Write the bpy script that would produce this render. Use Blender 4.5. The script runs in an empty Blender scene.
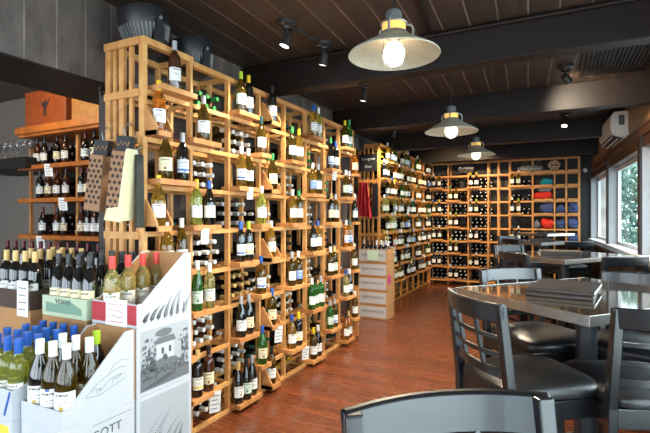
import bpy, bmesh, math, random
from mathutils import Vector, Matrix
R = random.Random(7)
PI = math.pi
scene = bpy.context.scene
COL = scene.collection
H = 1.44
ORD = ['first','second','third','fourth','fifth','sixth','seventh','eighth','ninth','tenth','eleventh','twelfth']

# ------------------------------------------------------------------ materials
def srgb(r, g, b):
    f = lambda c: (c/255/12.92) if c/255 <= .04045 else ((c/255+.055)/1.055)**2.4
    return (f(r), f(g), f(b), 1)
def mat(name, col, rough=.5, metal=0, spec=.5, emit=None, es=0, trans=0, coat=0, var=0, bump=0, bscale=60):
    m = bpy.data.materials.new(name); m.use_nodes = True
    nt = m.node_tree; b = nt.nodes['Principled BSDF']
    c = srgb(*col)
    b.inputs['Base Color'].default_value = c
    b.inputs['Roughness'].default_value = rough
    b.inputs['Metallic'].default_value = metal
    b.inputs['Specular IOR Level'].default_value = spec
    b.inputs['Transmission Weight'].default_value = trans
    b.inputs['Coat Weight'].default_value = coat
    if emit:
        b.inputs['Emission Color'].default_value = srgb(*emit); b.inputs['Emission Strength'].default_value = es
    if var or bump:
        tc = nt.nodes.new('ShaderNodeTexCoord')
        n = nt.nodes.new('ShaderNodeTexNoise'); n.inputs['Scale'].default_value = bscale; n.inputs['Detail'].default_value = 4
        nt.links.new(tc.outputs['Object'], n.inputs['Vector'])
        if var:
            mr = nt.nodes.new('ShaderNodeMapRange'); mr.inputs[3].default_value = 1-var; mr.inputs[4].default_value = 1+var
            mr.inputs[1].default_value = .3; mr.inputs[2].default_value = .7
            nt.links.new(n.outputs['Fac'], mr.inputs[0])
            hs = nt.nodes.new('ShaderNodeHueSaturation'); hs.inputs['Color'].default_value = c
            nt.links.new(mr.outputs[0], hs.inputs['Value']); nt.links.new(hs.outputs[0], b.inputs['Base Color'])
        if bump:
            bp = nt.nodes.new('ShaderNodeBump'); bp.inputs['Strength'].default_value = bump; bp.inputs['Distance'].default_value = .01
            nt.links.new(n.outputs['Fac'], bp.inputs['Height']); nt.links.new(bp.outputs[0], b.inputs['Normal'])
    return m
def wood(name, c1, c2, rough=.5, scale=(3,3,3), coat=0):
    m = bpy.data.materials.new(name); m.use_nodes = True
    nt = m.node_tree; b = nt.nodes['Principled BSDF']
    tc = nt.nodes.new('ShaderNodeTexCoord'); mp = nt.nodes.new('ShaderNodeMapping'); mp.inputs['Scale'].default_value = scale
    n = nt.nodes.new('ShaderNodeTexNoise'); n.inputs['Scale'].default_value = 4; n.inputs['Detail'].default_value = 6; n.inputs['Distortion'].default_value = .6
    oi = nt.nodes.new('ShaderNodeObjectInfo')
    ad = nt.nodes.new('ShaderNodeMath'); ad.operation = 'MULTIPLY_ADD'; ad.inputs[1].default_value = .45; 
    mx = nt.nodes.new('ShaderNodeMix'); mx.data_type = 'RGBA'
    mx.inputs[6].default_value = srgb(*c1); mx.inputs[7].default_value = srgb(*c2)
    L = nt.links.new
    L(tc.outputs['Object'], mp.inputs[0]); L(mp.outputs[0], n.inputs['Vector'])
    L(oi.outputs['Random'], ad.inputs[0])
    sb = nt.nodes.new('ShaderNodeMapRange'); sb.inputs[1].default_value=.3; sb.inputs[2].default_value=.7; sb.inputs[3].default_value=-.1; sb.inputs[4].default_value=.65
    L(n.outputs['Fac'], sb.inputs[0]); L(sb.outputs[0], ad.inputs[2])
    ad.use_clamp = True
    L(ad.outputs[0], mx.inputs[0]); L(mx.outputs[2], b.inputs['Base Color'])
    b.inputs['Roughness'].default_value = rough; b.inputs['Coat Weight'].default_value = coat
    return m
def planks(name, c1, c2, seam, width, length, axis, rough=.3, seam_w=.01, rough_var=.15, grain=8, offset=.5, coat=0, rot=0, spec=.5):
    """procedural boards: brick texture stretched along one axis of object coordinates"""
    m = bpy.data.materials.new(name); m.use_nodes = True
    nt = m.node_tree; b = nt.nodes['Principled BSDF']; L = nt.links.new
    tc = nt.nodes.new('ShaderNodeTexCoord'); mp = nt.nodes.new('ShaderNodeMapping')
    if axis == 'x': r = (0,0,rot)
    elif axis == 'y': r = (0,0,PI/2+rot)
    elif axis == 'z_on_yz': r = (0,PI/2,0)   # boards run vertically on a wall in the YZ plane
    elif axis == 'z_on_xz': r = (PI/2,0,PI/2)
    mp.vector_type = 'POINT'
    L(tc.outputs['Object'], mp.inputs[0])
    sep = nt.nodes.new('ShaderNodeSeparateXYZ'); com = nt.nodes.new('ShaderNodeCombineXYZ')
    if axis in ('x','y'):
        mp.inputs['Rotation'].default_value = r
        L(mp.outputs[0], sep.inputs[0]); L(sep.outputs[0], com.inputs[0]); L(sep.outputs[1], com.inputs[1])
    else:
        L(mp.outputs[0], sep.inputs[0]); L(sep.outputs[2], com.inputs[0])
        L(sep.outputs[1 if axis=='z_on_yz' else 0], com.inputs[1])
    br = nt.nodes.new('ShaderNodeTexBrick'); br.offset = offset
    br.inputs['Scale'].default_value = 1; br.inputs['Brick Width'].default_value = length; br.inputs['Row Height'].default_value = width
    br.inputs['Mortar Size'].default_value = seam_w; br.inputs['Bias'].default_value = 0
    br.inputs['Color1'].default_value = srgb(*c1); br.inputs['Color2'].default_value = srgb(*c2); br.inputs['Mortar'].default_value = srgb(*seam)
    L(com.outputs[0], br.inputs['Vector'])
    mp2 = nt.nodes.new('ShaderNodeMapping'); mp2.inputs['Scale'].default_value = (1.2, grain*1.6, 1); L(com.outputs[0], mp2.inputs[0])
    n = nt.nodes.new('ShaderNodeTexNoise'); n.inputs['Scale'].default_value = 3; n.inputs['Detail'].default_value = 7; n.inputs['Roughness'].default_value=.65
    L(mp2.outputs[0], n.inputs['Vector'])
    mr = nt.nodes.new('ShaderNodeMapRange'); mr.inputs[1].default_value=.3; mr.inputs[2].default_value=.7; mr.inputs[3].default_value=.55; mr.inputs[4].default_value=1.35
    L(n.outputs['Fac'], mr.inputs[0])
    hs = nt.nodes.new('ShaderNodeHueSaturation'); L(mr.outputs[0], hs.inputs['Value']); L(br.outputs['Color'], hs.inputs['Color'])
    L(hs.outputs[0], b.inputs['Base Color'])
    mr2 = nt.nodes.new('ShaderNodeMapRange'); mr2.inputs[3].default_value=rough-rough_var/2; mr2.inputs[4].default_value=rough+rough_var/2
    L(n.outputs['Fac'], mr2.inputs[0]); L(mr2.outputs[0], b.inputs['Roughness'])
    b.inputs['Coat Weight'].default_value = coat; b.inputs['Specular IOR Level'].default_value = spec
    bp = nt.nodes.new('ShaderNodeBump'); bp.inputs['Strength'].default_value=.25; bp.inputs['Distance'].default_value=.004
    L(br.outputs['Fac'], bp.inputs['Height']); bp.invert = True; L(bp.outputs[0], b.inputs['Normal'])
    return m
def label_mat(name, base, ink, accent, seed, band=0):
    """paper wine label: lines of print and a small crest, in object space (the label is a band round the bottle's axis)"""
    m = bpy.data.materials.new(name); m.use_nodes = True
    nt = m.node_tree; b = nt.nodes['Principled BSDF']; L = nt.links.new
    tc = nt.nodes.new('ShaderNodeTexCoord'); sep = nt.nodes.new('ShaderNodeSeparateXYZ'); L(tc.outputs['Object'], sep.inputs[0])
    def rng(out, lo, hi):
        a = nt.nodes.new('ShaderNodeMath'); a.operation='GREATER_THAN'; a.inputs[1].default_value=lo; L(out, a.inputs[0])
        c = nt.nodes.new('ShaderNodeMath'); c.operation='LESS_THAN'; c.inputs[1].default_value=hi; L(out, c.inputs[0])
        d = nt.nodes.new('ShaderNodeMath'); d.operation='MULTIPLY'; L(a.outputs[0], d.inputs[0]); L(c.outputs[0], d.inputs[1]); return d.outputs[0]
    def mul(x, y):
        d = nt.nodes.new('ShaderNodeMath'); d.operation='MULTIPLY'; L(x, d.inputs[0]); L(y, d.inputs[1]); return d.outputs[0]
    def add(x, y):
        d = nt.nodes.new('ShaderNodeMath'); d.operation='MAXIMUM'; L(x, d.inputs[0]); L(y, d.inputs[1]); return d.outputs[0]
    rr = random.Random(seed)
    n = nt.nodes.new('ShaderNodeTexNoise'); n.inputs['Scale'].default_value=420; n.inputs['Detail'].default_value=1
    L(tc.outputs['Object'], n.inputs['Vector'])
    gt = nt.nodes.new('ShaderNodeMath'); gt.operation='GREATER_THAN'; gt.inputs[1].default_value=.48; L(n.outputs['Fac'], gt.inputs[0])
    z0 = rr.uniform(.105,.115)
    ink1 = mul(rng(sep.outputs[2], z0, z0+.009), rng(sep.outputs[1], -.024,.024))
    ink2 = mul(rng(sep.outputs[2], z0-.022, z0-.018), rng(sep.outputs[1], -.02,.02))
    ink3 = mul(rng(sep.outputs[2], z0-.032, z0-.029), rng(sep.outputs[1], -.018,.018))
    ink_ = mul(add(add(ink1, ink2), ink3), gt.outputs[0])
    zc = z0+rr.choice([.022,-.045]); 
    crest = mul(rng(sep.outputs[2], zc-.008, zc+.008), rng(sep.outputs[1], -.008,.008))
    mx = nt.nodes.new('ShaderNodeMix'); mx.data_type='RGBA'; mx.inputs[6].default_value=srgb(*base); mx.inputs[7].default_value=srgb(*ink); L(ink_, mx.inputs[0])
    mx2 = nt.nodes.new('ShaderNodeMix'); mx2.data_type='RGBA'; mx2.inputs[7].default_value=srgb(*accent); L(mx.outputs[2], mx2.inputs[6]); L(crest, mx2.inputs[0])
    out = mx2.outputs[2]
    if band:
        mx3 = nt.nodes.new('ShaderNodeMix'); mx3.data_type='RGBA'; mx3.inputs[7].default_value=srgb(*accent); L(out, mx3.inputs[6]); L(rng(sep.outputs[2], .06,.072), mx3.inputs[0]); out = mx3.outputs[2]
    L(out, b.inputs['Base Color']); b.inputs['Roughness'].default_value=.55
    return m

M = {}
M['rack'] = wood('rack pine', (216,164,100), (182,124,66), .45)
M['rackd'] = wood('rack redwood', (208,150,90), (160,102,54), .5)
M['rackb'] = wood('back rack pine', (222,158,84), (184,120,58), .5)
M['shelf_lit'] = wood('orange-lit shelf', (190,112,42), (150,82,30), .45)  # wood tone with the side room's orange light put into the colour
M['floor'] = planks('cherry floor boards', (112,58,33), (90,46,27), (60,32,19), .085, 1.3, 'x', .27, .002, .12, 9, .37, coat=.1)
M['ceil'] = planks('ceiling boards', (60,45,36), (53,40,32), (106,90,76), .19, 19, 'y', .5, .006, .1, 6, .5, rot=-.045)
M['header'] = planks('dark wall boards', (92,82,77), (88,79,74), (128,118,112), .18, 19, 'z_on_yz', .5, .004, .1, 2)
M['darkwallx'] = planks('dark cross wall boards', (66,56,50), (58,49,44), (40,34,31), .12, 19, 'z_on_xz', .6, .005, .1, 6)
M['black'] = mat('black paint', (24,21,19), .6)
M['beam'] = mat('dark brown beam', (26,18,14), .5, spec=.25, var=.25, bscale=14)
M['tan'] = planks('tan wall boards', (168,134,92), (160,126,86), (110,84,54), .14, 19, 'z_on_yz', .55, .005, .1, 6)
M['brownw'] = wood('brown window wood', (104,66,38), (70,42,24), .45)
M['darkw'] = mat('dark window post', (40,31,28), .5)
M['grey'] = mat('grey painted jamb', (150,150,152), .55, var=.06, bscale=30)
M['white'] = mat('white paint', (226,228,228), .4)
M['plaster'] = mat('grey plaster', (120,112,104), .85, var=.06, bscale=8)
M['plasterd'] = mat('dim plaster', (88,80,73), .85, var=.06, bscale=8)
M['brick'] = planks('outside brick', (176,120,104), (160,104,92), (190,180,170), .07, .22, 'z_on_yz', .8, .008, .1, 3)
M['paving'] = mat('outside paving', (170,172,170), .9, var=.1)
M['leaf'] = mat('hedge leaf', (66,104,84), .5)
M['leaf2'] = mat('hedge leaf pale', (112,146,126), .5)
M['chair'] = mat('black lacquer', (13,15,18), .3, spec=.6, coat=.18)
M['vinyl'] = mat('black vinyl', (16,17,19), .36, spec=.6, bump=.12, bscale=140)
M['steel'] = mat('brushed steel edge', (190,184,176), .28, 1, var=.1, bscale=40)
M['top'] = mat('dark polished table top', (150,136,120), .06, .9, var=.12, bscale=12)
M['pipe'] = mat('black pedestal', (38,41,46), .35, spec=.6)
M['menu'] = mat('black menu cover', (42,36,33), .42, bump=.1, bscale=200)
M['page'] = mat('menu pages', (226,228,230), .6)
M['plastic'] = mat('black fan plastic', (28,28,30), .42, var=.1, bscale=20)
M['plastic2'] = mat('charcoal fan grille', (112,112,112), .45)
M['galv'] = mat('galvanised metal', (150,156,156), .42, .75, var=.15, bscale=25)
M['shade'] = mat('grey enamel shade', (160,156,138), .5, .1, var=.12, bscale=60)
M['bulb'] = mat('lit bulb', (255,240,215), .3, emit=(255,232,205), es=5)
M['amber'] = mat('lit amber lens', (240,190,90), .3, emit=(255,200,120), es=.35)
M['spotlit'] = mat('lit spot lens', (255,240,215), .3, emit=(255,232,190), es=14)
M['spotcool'] = mat('lit spot lens cool', (255,250,240), .3, emit=(255,250,240), es=5)
M['spotb'] = mat('dark spot housing', (52,50,49), .4, .4)
M['card'] = mat('brown cardboard', (172,128,84), .85, var=.06, bscale=20)
M['cardw'] = mat('white carton', (186,190,195), .55, var=.02, bscale=20)
M['cardg'] = mat('grey carton print', (186,182,182), .6)
M['inkl'] = mat('pale grey ink', (164,169,173), .6)
M['inkm'] = mat('mid grey ink', (104,108,112), .6)
M['inkd'] = mat('dark grey ink', (78,82,86), .6)
M['ink'] = mat('black ink', (30,32,36), .6)
M['blue'] = mat('blue carton print', (36,86,160), .5)
M['yel'] = mat('yellow carton print', (226,200,70), .5)
M['red'] = mat('red carton print', (168,38,48), .5)
M['green'] = mat('pale green carton', (176,190,160), .6)
M['magenta'] = mat('magenta tag', (190,20,130), .5)
M['paper'] = mat('white paper', (232,232,228), .6)
M['pgreen'] = mat('pale green paper', (196,218,190), .6)
M['redcloth'] = mat('red felt', (176,20,26), .8, bump=.15, bscale=80)
M['slate'] = mat('chalkboard', (26,26,27), .6, var=.15, bscale=20)
M['chalk'] = mat('chalk', (216,214,208), .9)
M['kraft'] = mat('kraft bag paper', (150,112,80), .75, var=.08, bscale=30)
M['kraftd'] = mat('dark print dots', (44,34,28), .7)
M['tissue'] = mat('cream tissue', (226,216,172), .7, bump=.3, bscale=30)
M['dgreen'] = mat('dark green paper', (34,38,30), .6, var=.3, bscale=40)
M['crate'] = wood('orange crate wood', (150,74,28), (120,54,20), .5)
M['crate2'] = wood('pale crate wood', (196,138,62), (164,106,44), .5)
M['clred'] = mat('red knit cloth', (214,44,20), .85, bump=.3, bscale=50)
M['clteal'] = mat('teal cloth', (20,150,170), .85, bump=.3, bscale=50)
M['clnavy'] = mat('navy cloth', (58,72,112), .85, bump=.3, bscale=50)
M['clgrey'] = mat('grey cloth', (112,112,116), .85, bump=.3, bscale=50)
M['plaque'] = mat('grey plaque', (120,116,104), .7, var=.3, bscale=40)
M['badge'] = mat('tan badge', (196,160,118), .6)
M['badge2'] = mat('brown badge ink', (120,66,40), .6)
M['acw'] = mat('air conditioner plastic', (224,218,206), .4)
M['dark'] = mat('dark slot', (16,15,15), .6)
M['glassw'] = mat('stemware glass', (235,240,240), .03, trans=.95)
M['cardd'] = mat('dark printed carton', (70,54,44), .7, var=.1, bscale=20)
# bottle glass
G = {
 'dark': mat('dark bottle glass', (16,17,14), .07, spec=.7, coat=.3),
 'olive': mat('olive bottle glass', (128,104,34), .03, spec=.5, trans=.88),
 'gold': mat('golden bottle glass', (214,170,66), .03, spec=.5, trans=.88),
 'amber': mat('amber bottle glass', (232,150,50), .03, spec=.5, trans=.85),
 'green': mat('green bottle glass', (80,160,66), .03, spec=.5, trans=.85),
 'straw': mat('straw bottle glass', (226,214,140), .03, spec=.5, trans=.85),
 'brown': mat('brown bottle glass', (60,30,14), .07, spec=.6, coat=.3),
 'palegreen': mat('pale green bottle glass', (204,212,104), .03, spec=.5, trans=.85),
}
C = {
 'white': mat('white capsule', (222,222,218), .4), 'yellow': mat('yellow capsule', (226,190,30), .4),
 'blue': mat('blue capsule', (28,84,168), .35), 'green': mat('green capsule', (50,140,70), .4),
 'lime': mat('lime capsule', (160,190,40), .4), 'black': mat('black capsule', (24,24,26), .35),
 'tan': mat('gold foil capsule', (206,172,110), .4, .2), 'red': mat('red capsule', (206,58,52), .4),
 'teal': mat('teal capsule', (24,92,92), .4), 'silver': mat('silver capsule', (170,172,176), .35, .3),
 'navy': mat('navy capsule', (26,42,84), .35), 'burgundy': mat('burgundy capsule', (92,20,30), .4),
}
CW = {'tan':'gold'}
LB = {
 'white': [label_mat('white label %d'%i, (226,226,220), (40,40,44), a, i) for i,a in enumerate([(180,150,60),(60,90,150),(150,40,40),(90,120,80)])],
 'cream': [label_mat('cream label %d'%i, (226,214,176), (70,50,30), a, 10+i) for i,a in enumerate([(140,90,40),(60,60,60)])],
 'blue-banded': [label_mat('banded label', (222,226,230), (40,60,120), (60,100,180), 21, 1)],
 'yellow-banded': [label_mat('yellow banded label', (230,228,215), (60,60,50), (214,180,50), 22, 1)],
 'pale green': [label_mat('pale green label', (196,214,196), (50,80,60), (60,120,90), 23)],
 'blue': [label_mat('blue label', (110,140,190), (230,230,235), (230,230,235), 24)],
}
# ------------------------------------------------------------------ mesh builder
class MB:
    def __init__(s): s.v=[]; s.f=[]; s.mi=[]
    def _add(s, vs, fs, mi=0):
        n=len(s.v); s.v += [tuple(v) for v in vs]; s.f += [tuple(i+n for i in f) for f in fs]; s.mi += [mi]*len(fs); return s
    def box(s, x0,x1,y0,y1,z0,z1, mi=0, mx=None):
        vs=[Vector((x,y,z)) for z in (z0,z1) for y in (y0,y1) for x in (x0,x1)]
        if mx is not None: vs=[mx@v for v in vs]
        return s._add(vs, [(0,2,3,1),(4,5,7,6),(0,1,5,4),(2,6,7,3),(0,4,6,2),(1,3,7,5)], mi)
    def bar(s, a, b, w, h=None, up=(0,0,1), mi=0):
        a=Vector(a); b=Vector(b); h=h or w; d=(b-a).normalized(); u=Vector(up)
        if abs(d.dot(u))>.99: u=Vector((0,1,0))
        x=d.cross(u).normalized(); y=x.cross(d).normalized()
        vs=[p+x*sx*w/2+y*sy*h/2 for p in (a,b) for sy in (-1,1) for sx in (-1,1)]
        return s._add(vs, [(0,1,3,2),(4,6,7,5),(0,4,5,1),(2,3,7,6),(0,2,6,4),(1,5,7,3)], mi)
    def tube(s, pts, r, n=10, mi=0, caps=True):
        pts=[Vector(p) for p in pts]; rs = r if isinstance(r,(list,tuple)) else [r]*len(pts)
        rings=[]; base=len(s.v); px=None
        for i,p in enumerate(pts):
            d=(pts[min(i+1,len(pts)-1)]-pts[max(i-1,0)]).normalized()
            if px is None:
                u=Vector((0,0,1)) if abs(d.z)<.9 else Vector((1,0,0)); px=d.cross(u).normalized()
            else: px=(px-d*px.dot(d)).normalized()
            py=d.cross(px)
            s.v += [tuple(p+(px*math.cos(2*PI*k/n)+py*math.sin(2*PI*k/n))*rs[i]) for k in range(n)]
        for i in range(len(pts)-1):
            for k in range(n):
                a=base+i*n+k; b=base+i*n+(k+1)%n
                s.f.append((a,b,b+n,a+n)); s.mi.append(mi)
        if caps:
            s.f.append(tuple(base+k for k in range(n))[::-1]); s.mi.append(mi)
            e=base+(len(pts)-1)*n; s.f.append(tuple(e+k for k in range(n))); s.mi.append(mi)
        return s
    def lathe(s, prof, n=16, mi=0, a0=0, a1=2*PI, mx=None):
        full = abs(a1-a0-2*PI)<1e-6; m = n if full else n+1
        base=len(s.v); 
        for (r,z) in prof:
            for k in range(m):
                a=a0+(a1-a0)*k/n; p=Vector((r*math.cos(a), r*math.sin(a), z))
                s.v.append(tuple(mx@p if mx is not None else p))
        for i in range(len(prof)-1):
            for k in range(n):
                a=base+i*m+k; b=base+i*m+(k+1)%m
                s.f.append((a,b,b+m,a+m)); s.mi.append(mi)
        return s
    def prism(s, poly, axis, lo, hi, mi=0):
        """poly: 2-D points, extruded along axis ('x': poly is (y,z); 'y': (x,z); 'z': (x,y))"""
        def P(a,b,c): return {'x':(c,a,b),'y':(a,c,b),'z':(a,b,c)}[axis]
        n=len(poly); vs=[P(a,b,lo) for a,b in poly]+[P(a,b,hi) for a,b in poly]
        return s._add(vs, [tuple(range(n))[::-1], tuple(range(n,2*n))]+[(i,(i+1)%n,(i+1)%n+n,i+n) for i in range(n)], mi)
    def sweep(s, pts, w, h, mi=0, tilt=0):
        """rectangular section (w across in plan, h in z) swept along pts lying in plan"""
        pts=[Vector(p) for p in pts]; base=len(s.v)
        for i,p in enumerate(pts):
            d=(pts[min(i+1,len(pts)-1)]-pts[max(i-1,0)]); d.z=0; d.normalize(); x=Vector((d.y,-d.x,0))
            for sx,sz in ((-1,-1),(1,-1),(1,1),(-1,1)): s.v.append(tuple(p+x*(sx*w/2+tilt*sz*h/2)+Vector((0,0,sz*h/2))))
        for i in range(len(pts)-1):
            for k in range(4):
                a=base+i*4+k; b=base+i*4+(k+1)%4; s.f.append((a,b,b+4,a+4)); s.mi.append(mi)
        s.f.append((base+3,base+2,base+1,base)); s.mi.append(mi); e=base+4*(len(pts)-1); s.f.append((e,e+1,e+2,e+3)); s.mi.append(mi)
        return s
    def mesh(s, name, mats, smooth=None):
        me=bpy.data.meshes.new(name); me.from_pydata(s.v,[],s.f)
        for m in (mats if isinstance(mats,(list,tuple)) else [mats]): me.materials.append(m)
        me.polygons.foreach_set('material_index', s.mi)
        bm=bmesh.new(); bm.from_mesh(me); bmesh.ops.recalc_face_normals(bm, faces=bm.faces); bm.to_mesh(me); bm.free()
        if smooth is not None:
            me.polygons.foreach_set('use_smooth',[True]*len(me.polygons)); me.set_sharp_from_angle(angle=math.radians(smooth))
        me.update(); return me
    def obj(s, name, mats, parent=None, smooth=None, bevel=0):
        o=bpy.data.objects.new(name, s.mesh(name, mats, smooth)); COL.objects.link(o); o.parent=parent
        if bevel:
            b=o.modifiers.new('edge','BEVEL'); b.width=bevel; b.segments=2; b.limit_method='ANGLE'
        return o
def add(name, me, parent=None, loc=(0,0,0)):
    o=bpy.data.objects.new(name, me); COL.objects.link(o); o.parent=parent; o.location=loc; return o
def tag(o, label=None, cat=None, group=None, kind=None):
    if label: o['label']=label
    if cat: o['category']=cat
    if group: o['group']=group
    if kind: o['kind']=kind
    return o
def empty(name, loc=(0,0,0), rz=0):
    o=bpy.data.objects.new(name,None); COL.objects.link(o); o.location=loc; o.rotation_euler=(0,0,rz); o.empty_display_size=.1; return o
def copy_tree(o, parent=None):
    c=o.copy(); COL.objects.link(c)
    if parent is not None: c.parent=parent
    for ch in list(o.children): copy_tree(ch, c)
    return c
def setmat(o, m, slot=0):
    o.material_slots[slot].link='OBJECT'; o.material_slots[slot].material=m
def text(name, body, size, m, parent=None, mx=None, align='CENTER', extrude=.0006, shear=0, space=1):
    cu=bpy.data.curves.new(name,'FONT'); cu.body=body; cu.size=size; cu.align_x=align; cu.align_y='CENTER'; cu.extrude=extrude; cu.shear=shear; cu.space_character=space
    cu.materials.append(m); o=bpy.data.objects.new(name,cu); COL.objects.link(o); o.parent=parent
    bpy.context.view_layer.update()
    me=bpy.data.meshes.new_from_object(o.evaluated_get(bpy.context.evaluated_depsgraph_get()))
    bpy.data.objects.remove(o); bpy.data.curves.remove(cu)
    o=bpy.data.objects.new(name,me); COL.objects.link(o); o.parent=parent
    if not me.materials: me.materials.append(m)
    if mx is not None: o.matrix_local=mx
    return o
def frame_mx(o, x, y):
    """matrix with local X axis x, local Y axis y at o"""
    x=Vector(x).normalized(); y=Vector(y); y=(y-x*y.dot(x)).normalized(); z=x.cross(y)
    m=Matrix((x,y,z)).transposed().to_4x4(); m.translation=Vector(o); return m

# ------------------------------------------------------------------ camera
cam=bpy.data.cameras.new('camera'); co=bpy.data.objects.new('camera',cam); COL.objects.link(co)
YAW=math.atan(228/450)
co.location=(0,0,H); co.rotation_euler=(PI/2,0,YAW); cam.sensor_width=36; cam.lens=36*450/650; cam.clip_start=.05
cam.shift_y=.8/650
scene.camera=co

# ------------------------------------------------------------------ room shell
CZ=2.82
XL=-2.56          # plane of the dark wall behind the aisle rack
BW=10.14          # back wall
def st(name, mb, m, parent=None, **k): o=mb.obj(name,m,parent,**k); o['kind']='structure'; return o
st('floor', MB().box(-7,1.25,-2.6,10.25,-.05,0), M['floor'])
st('ceiling', MB().box(XL,1.4,-2.6,10.25,CZ,CZ+.06), M['ceil'])
st('ceiling_alcove', MB().box(-3.3,XL,5.3,BW+.1,CZ,CZ+.06), M['ceil'])
st('ceiling_side_room', MB().box(-7,XL-.5,-2.6,4,2.98,3.05), M['plasterd'])
st('wall_back', MB().box(-3.2,.80,BW,BW+.1,0,CZ), M['black'])
st('wall_header', MB().box(XL-.5,XL,-2.6,5.35,2.30,CZ+.06), M['header'])
st('header_underside', MB().box(XL-.5,XL,-2.6,5.35,2.288,2.30), M['beam'])  # thin sheet that makes the header's underside darker than its face
st('wall_aisle', MB().box(XL-.08,XL,1.95,5.35,0,2.30), M['darkwallx'])
st('wall_side_end', MB().box(-3.2,XL-.08,3.42,3.5,0,2.98), M['plasterd'])
st('wall_alcove', MB().box(-3.3,-2.9,5.35,BW,0,CZ), M['header'])
st('wall_alcove_return', MB().box(-3.3,XL,5.27,5.35,0,CZ), M['darkwallx'])
st('wall_side_room', MB().box(-7,XL-.08,3.42,3.5,0,2.98), M['plaster'])
st('wall_left', MB().box(-7.06,-7,-2.6,4,0,3.0), M['plaster'])
# front wall with shop windows, behind the camera
fw=MB(); 
for a,b in ((-7,-6.6),(-4.4,-4.1),(-1.9,-1.6),(.7,1.6)): fw.box(a,b,-2.6,-2.5,0,2.9)
fw.box(-7,1.6,-2.6,-2.5,0,.45).box(-7,1.6,-2.6,-2.5,2.45,2.98)
st('wall_front', fw, M['plasterd'])
# beams
for i,y in enumerate((3.37,5.27,7.2,9.1)):
    st('beam', MB().box(XL,1.5,y,y+.14,2.55,CZ), M['beam'], bevel=.006)
# right wall, slightly off the rack axis
WR=empty('wall_right',(1.112,0,0),math.atan(.045)); WR['kind']='structure'
st('wall_lower', MB().box(0,.16,1.5,10.2,0,1.0).box(0,.16,-2.6,1.5,0,.25), M['darkw'], WR)
st('wall_upper', MB().box(0,.16,-2.6,10.3,2.40,CZ), M['tan'], WR)
st('window_head', MB().box(-.015,.16,-2.6,10.3,2.30,2.42).box(-.03,-.015,-2.6,10.3,2.385,2.42), M['brownw'], WR, bevel=.004)
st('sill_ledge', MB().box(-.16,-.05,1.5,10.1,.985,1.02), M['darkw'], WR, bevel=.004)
st('window_sill', MB().box(-.05,.16,1.5,10.3,1.0,1.035), M['white'], WR, bevel=.004)
posts=(-2.5,-.7,1.5,3.7,5.89,8.08,10.16)
for k,y in enumerate(posts):
    st('window_post', MB().box(-.02,.16,y-.055,y+.055,1.035 if y>1 else .25,2.31), M['darkw'], WR)
M['pane']=bpy.data.materials.new('window pane'); M['pane'].use_nodes=True
nt=M['pane'].node_tree; nt.nodes.clear()
out=nt.nodes.new('ShaderNodeOutputMaterial'); mx=nt.nodes.new('ShaderNodeMixShader'); tr=nt.nodes.new('ShaderNodeBsdfTransparent'); gl=nt.nodes.new('ShaderNodeBsdfGlossy'); fr=nt.nodes.new('ShaderNodeLayerWeight'); pw=nt.nodes.new('ShaderNodeMath'); pw.operation='POWER'; pw.inputs[1].default_value=5; ml=nt.nodes.new('ShaderNodeMath'); ml.operation='MULTIPLY'; ml.inputs[1].default_value=.4; nt.links.new(fr.outputs[1],pw.inputs[0]); nt.links.new(pw.outputs[0],ml.inputs[0])
gl.inputs['Roughness'].default_value=.01; fr.inputs[0].default_value=.5; tr.inputs[0].default_value=(.93,.97,.96,1)
nt.links.new(ml.outputs[0],mx.inputs[0]); nt.links.new(tr.outputs[0],mx.inputs[1]); nt.links.new(gl.outputs[0],mx.inputs[2]); nt.links.new(mx.outputs[0],out.inputs[0])
for k in range(len(posts)-1):
    a,b=posts[k]+.055,posts[k+1]-.055
    w=empty('window_%d'%(k+1)); w.parent=WR; w['kind']='structure'
    zs=1.035 if a>1.5 else .25
    st('jamb', MB().box(.0,.13,b-.012,b,zs,2.19), M['grey'], w)
    st('frame', MB().box(.115,.155,b-.05,b-.012,zs,2.19).box(.115,.155,a,a+.04,zs,2.19).box(.115,.155,a,b-.012,zs,zs+.045).box(.115,.155,a,b-.012,2.13,2.19), M['white'], w)
    st('pane', MB().box(.132,.138,a+.04,b-.05,zs+.045,2.13), M['pane'], w)
    st('valance', MB().box(.01,.13,a,b,2.19,2.30), M['brownw'], w)
# outside
st('outside_ground', MB().box(-3,9,-6,22,-.12,-.06), M['paving'])
hb=MB(); rr=random.Random(3)
for k in range(14000):
    x=rr.uniform(.3,5.5); z=2.75*rr.random()**.9; y=12.6+.5*rr.random()+.15*math.sin(x*3)+.12*math.sin(z*4+x)
    q=rr.uniform(.035,.085); a=rr.uniform(0,6.28); t=rr.uniform(-.9,.9)
    m=Matrix.Translation((x,y,z))@Matrix.Rotation(a,4,'Y')@Matrix.Rotation(t,4,'X')
    hb._add([m@Vector(p) for p in ((-q*.45,0,0),(0,.01,-q),(q*.45,0,0),(0,.01,q))],[(0,1,2,3)], rr.choice((0,0,1)))
hd=hb.obj('garden_hedge',[M['leaf'],M['leaf2']]); tag(hd,'leafy pale green hedge outside the windows','hedge',kind='stuff')
st('outside_brick_wall', MB().box(.80,1.06,10.5,10.8,0,3.2), M['brick'])

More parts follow.
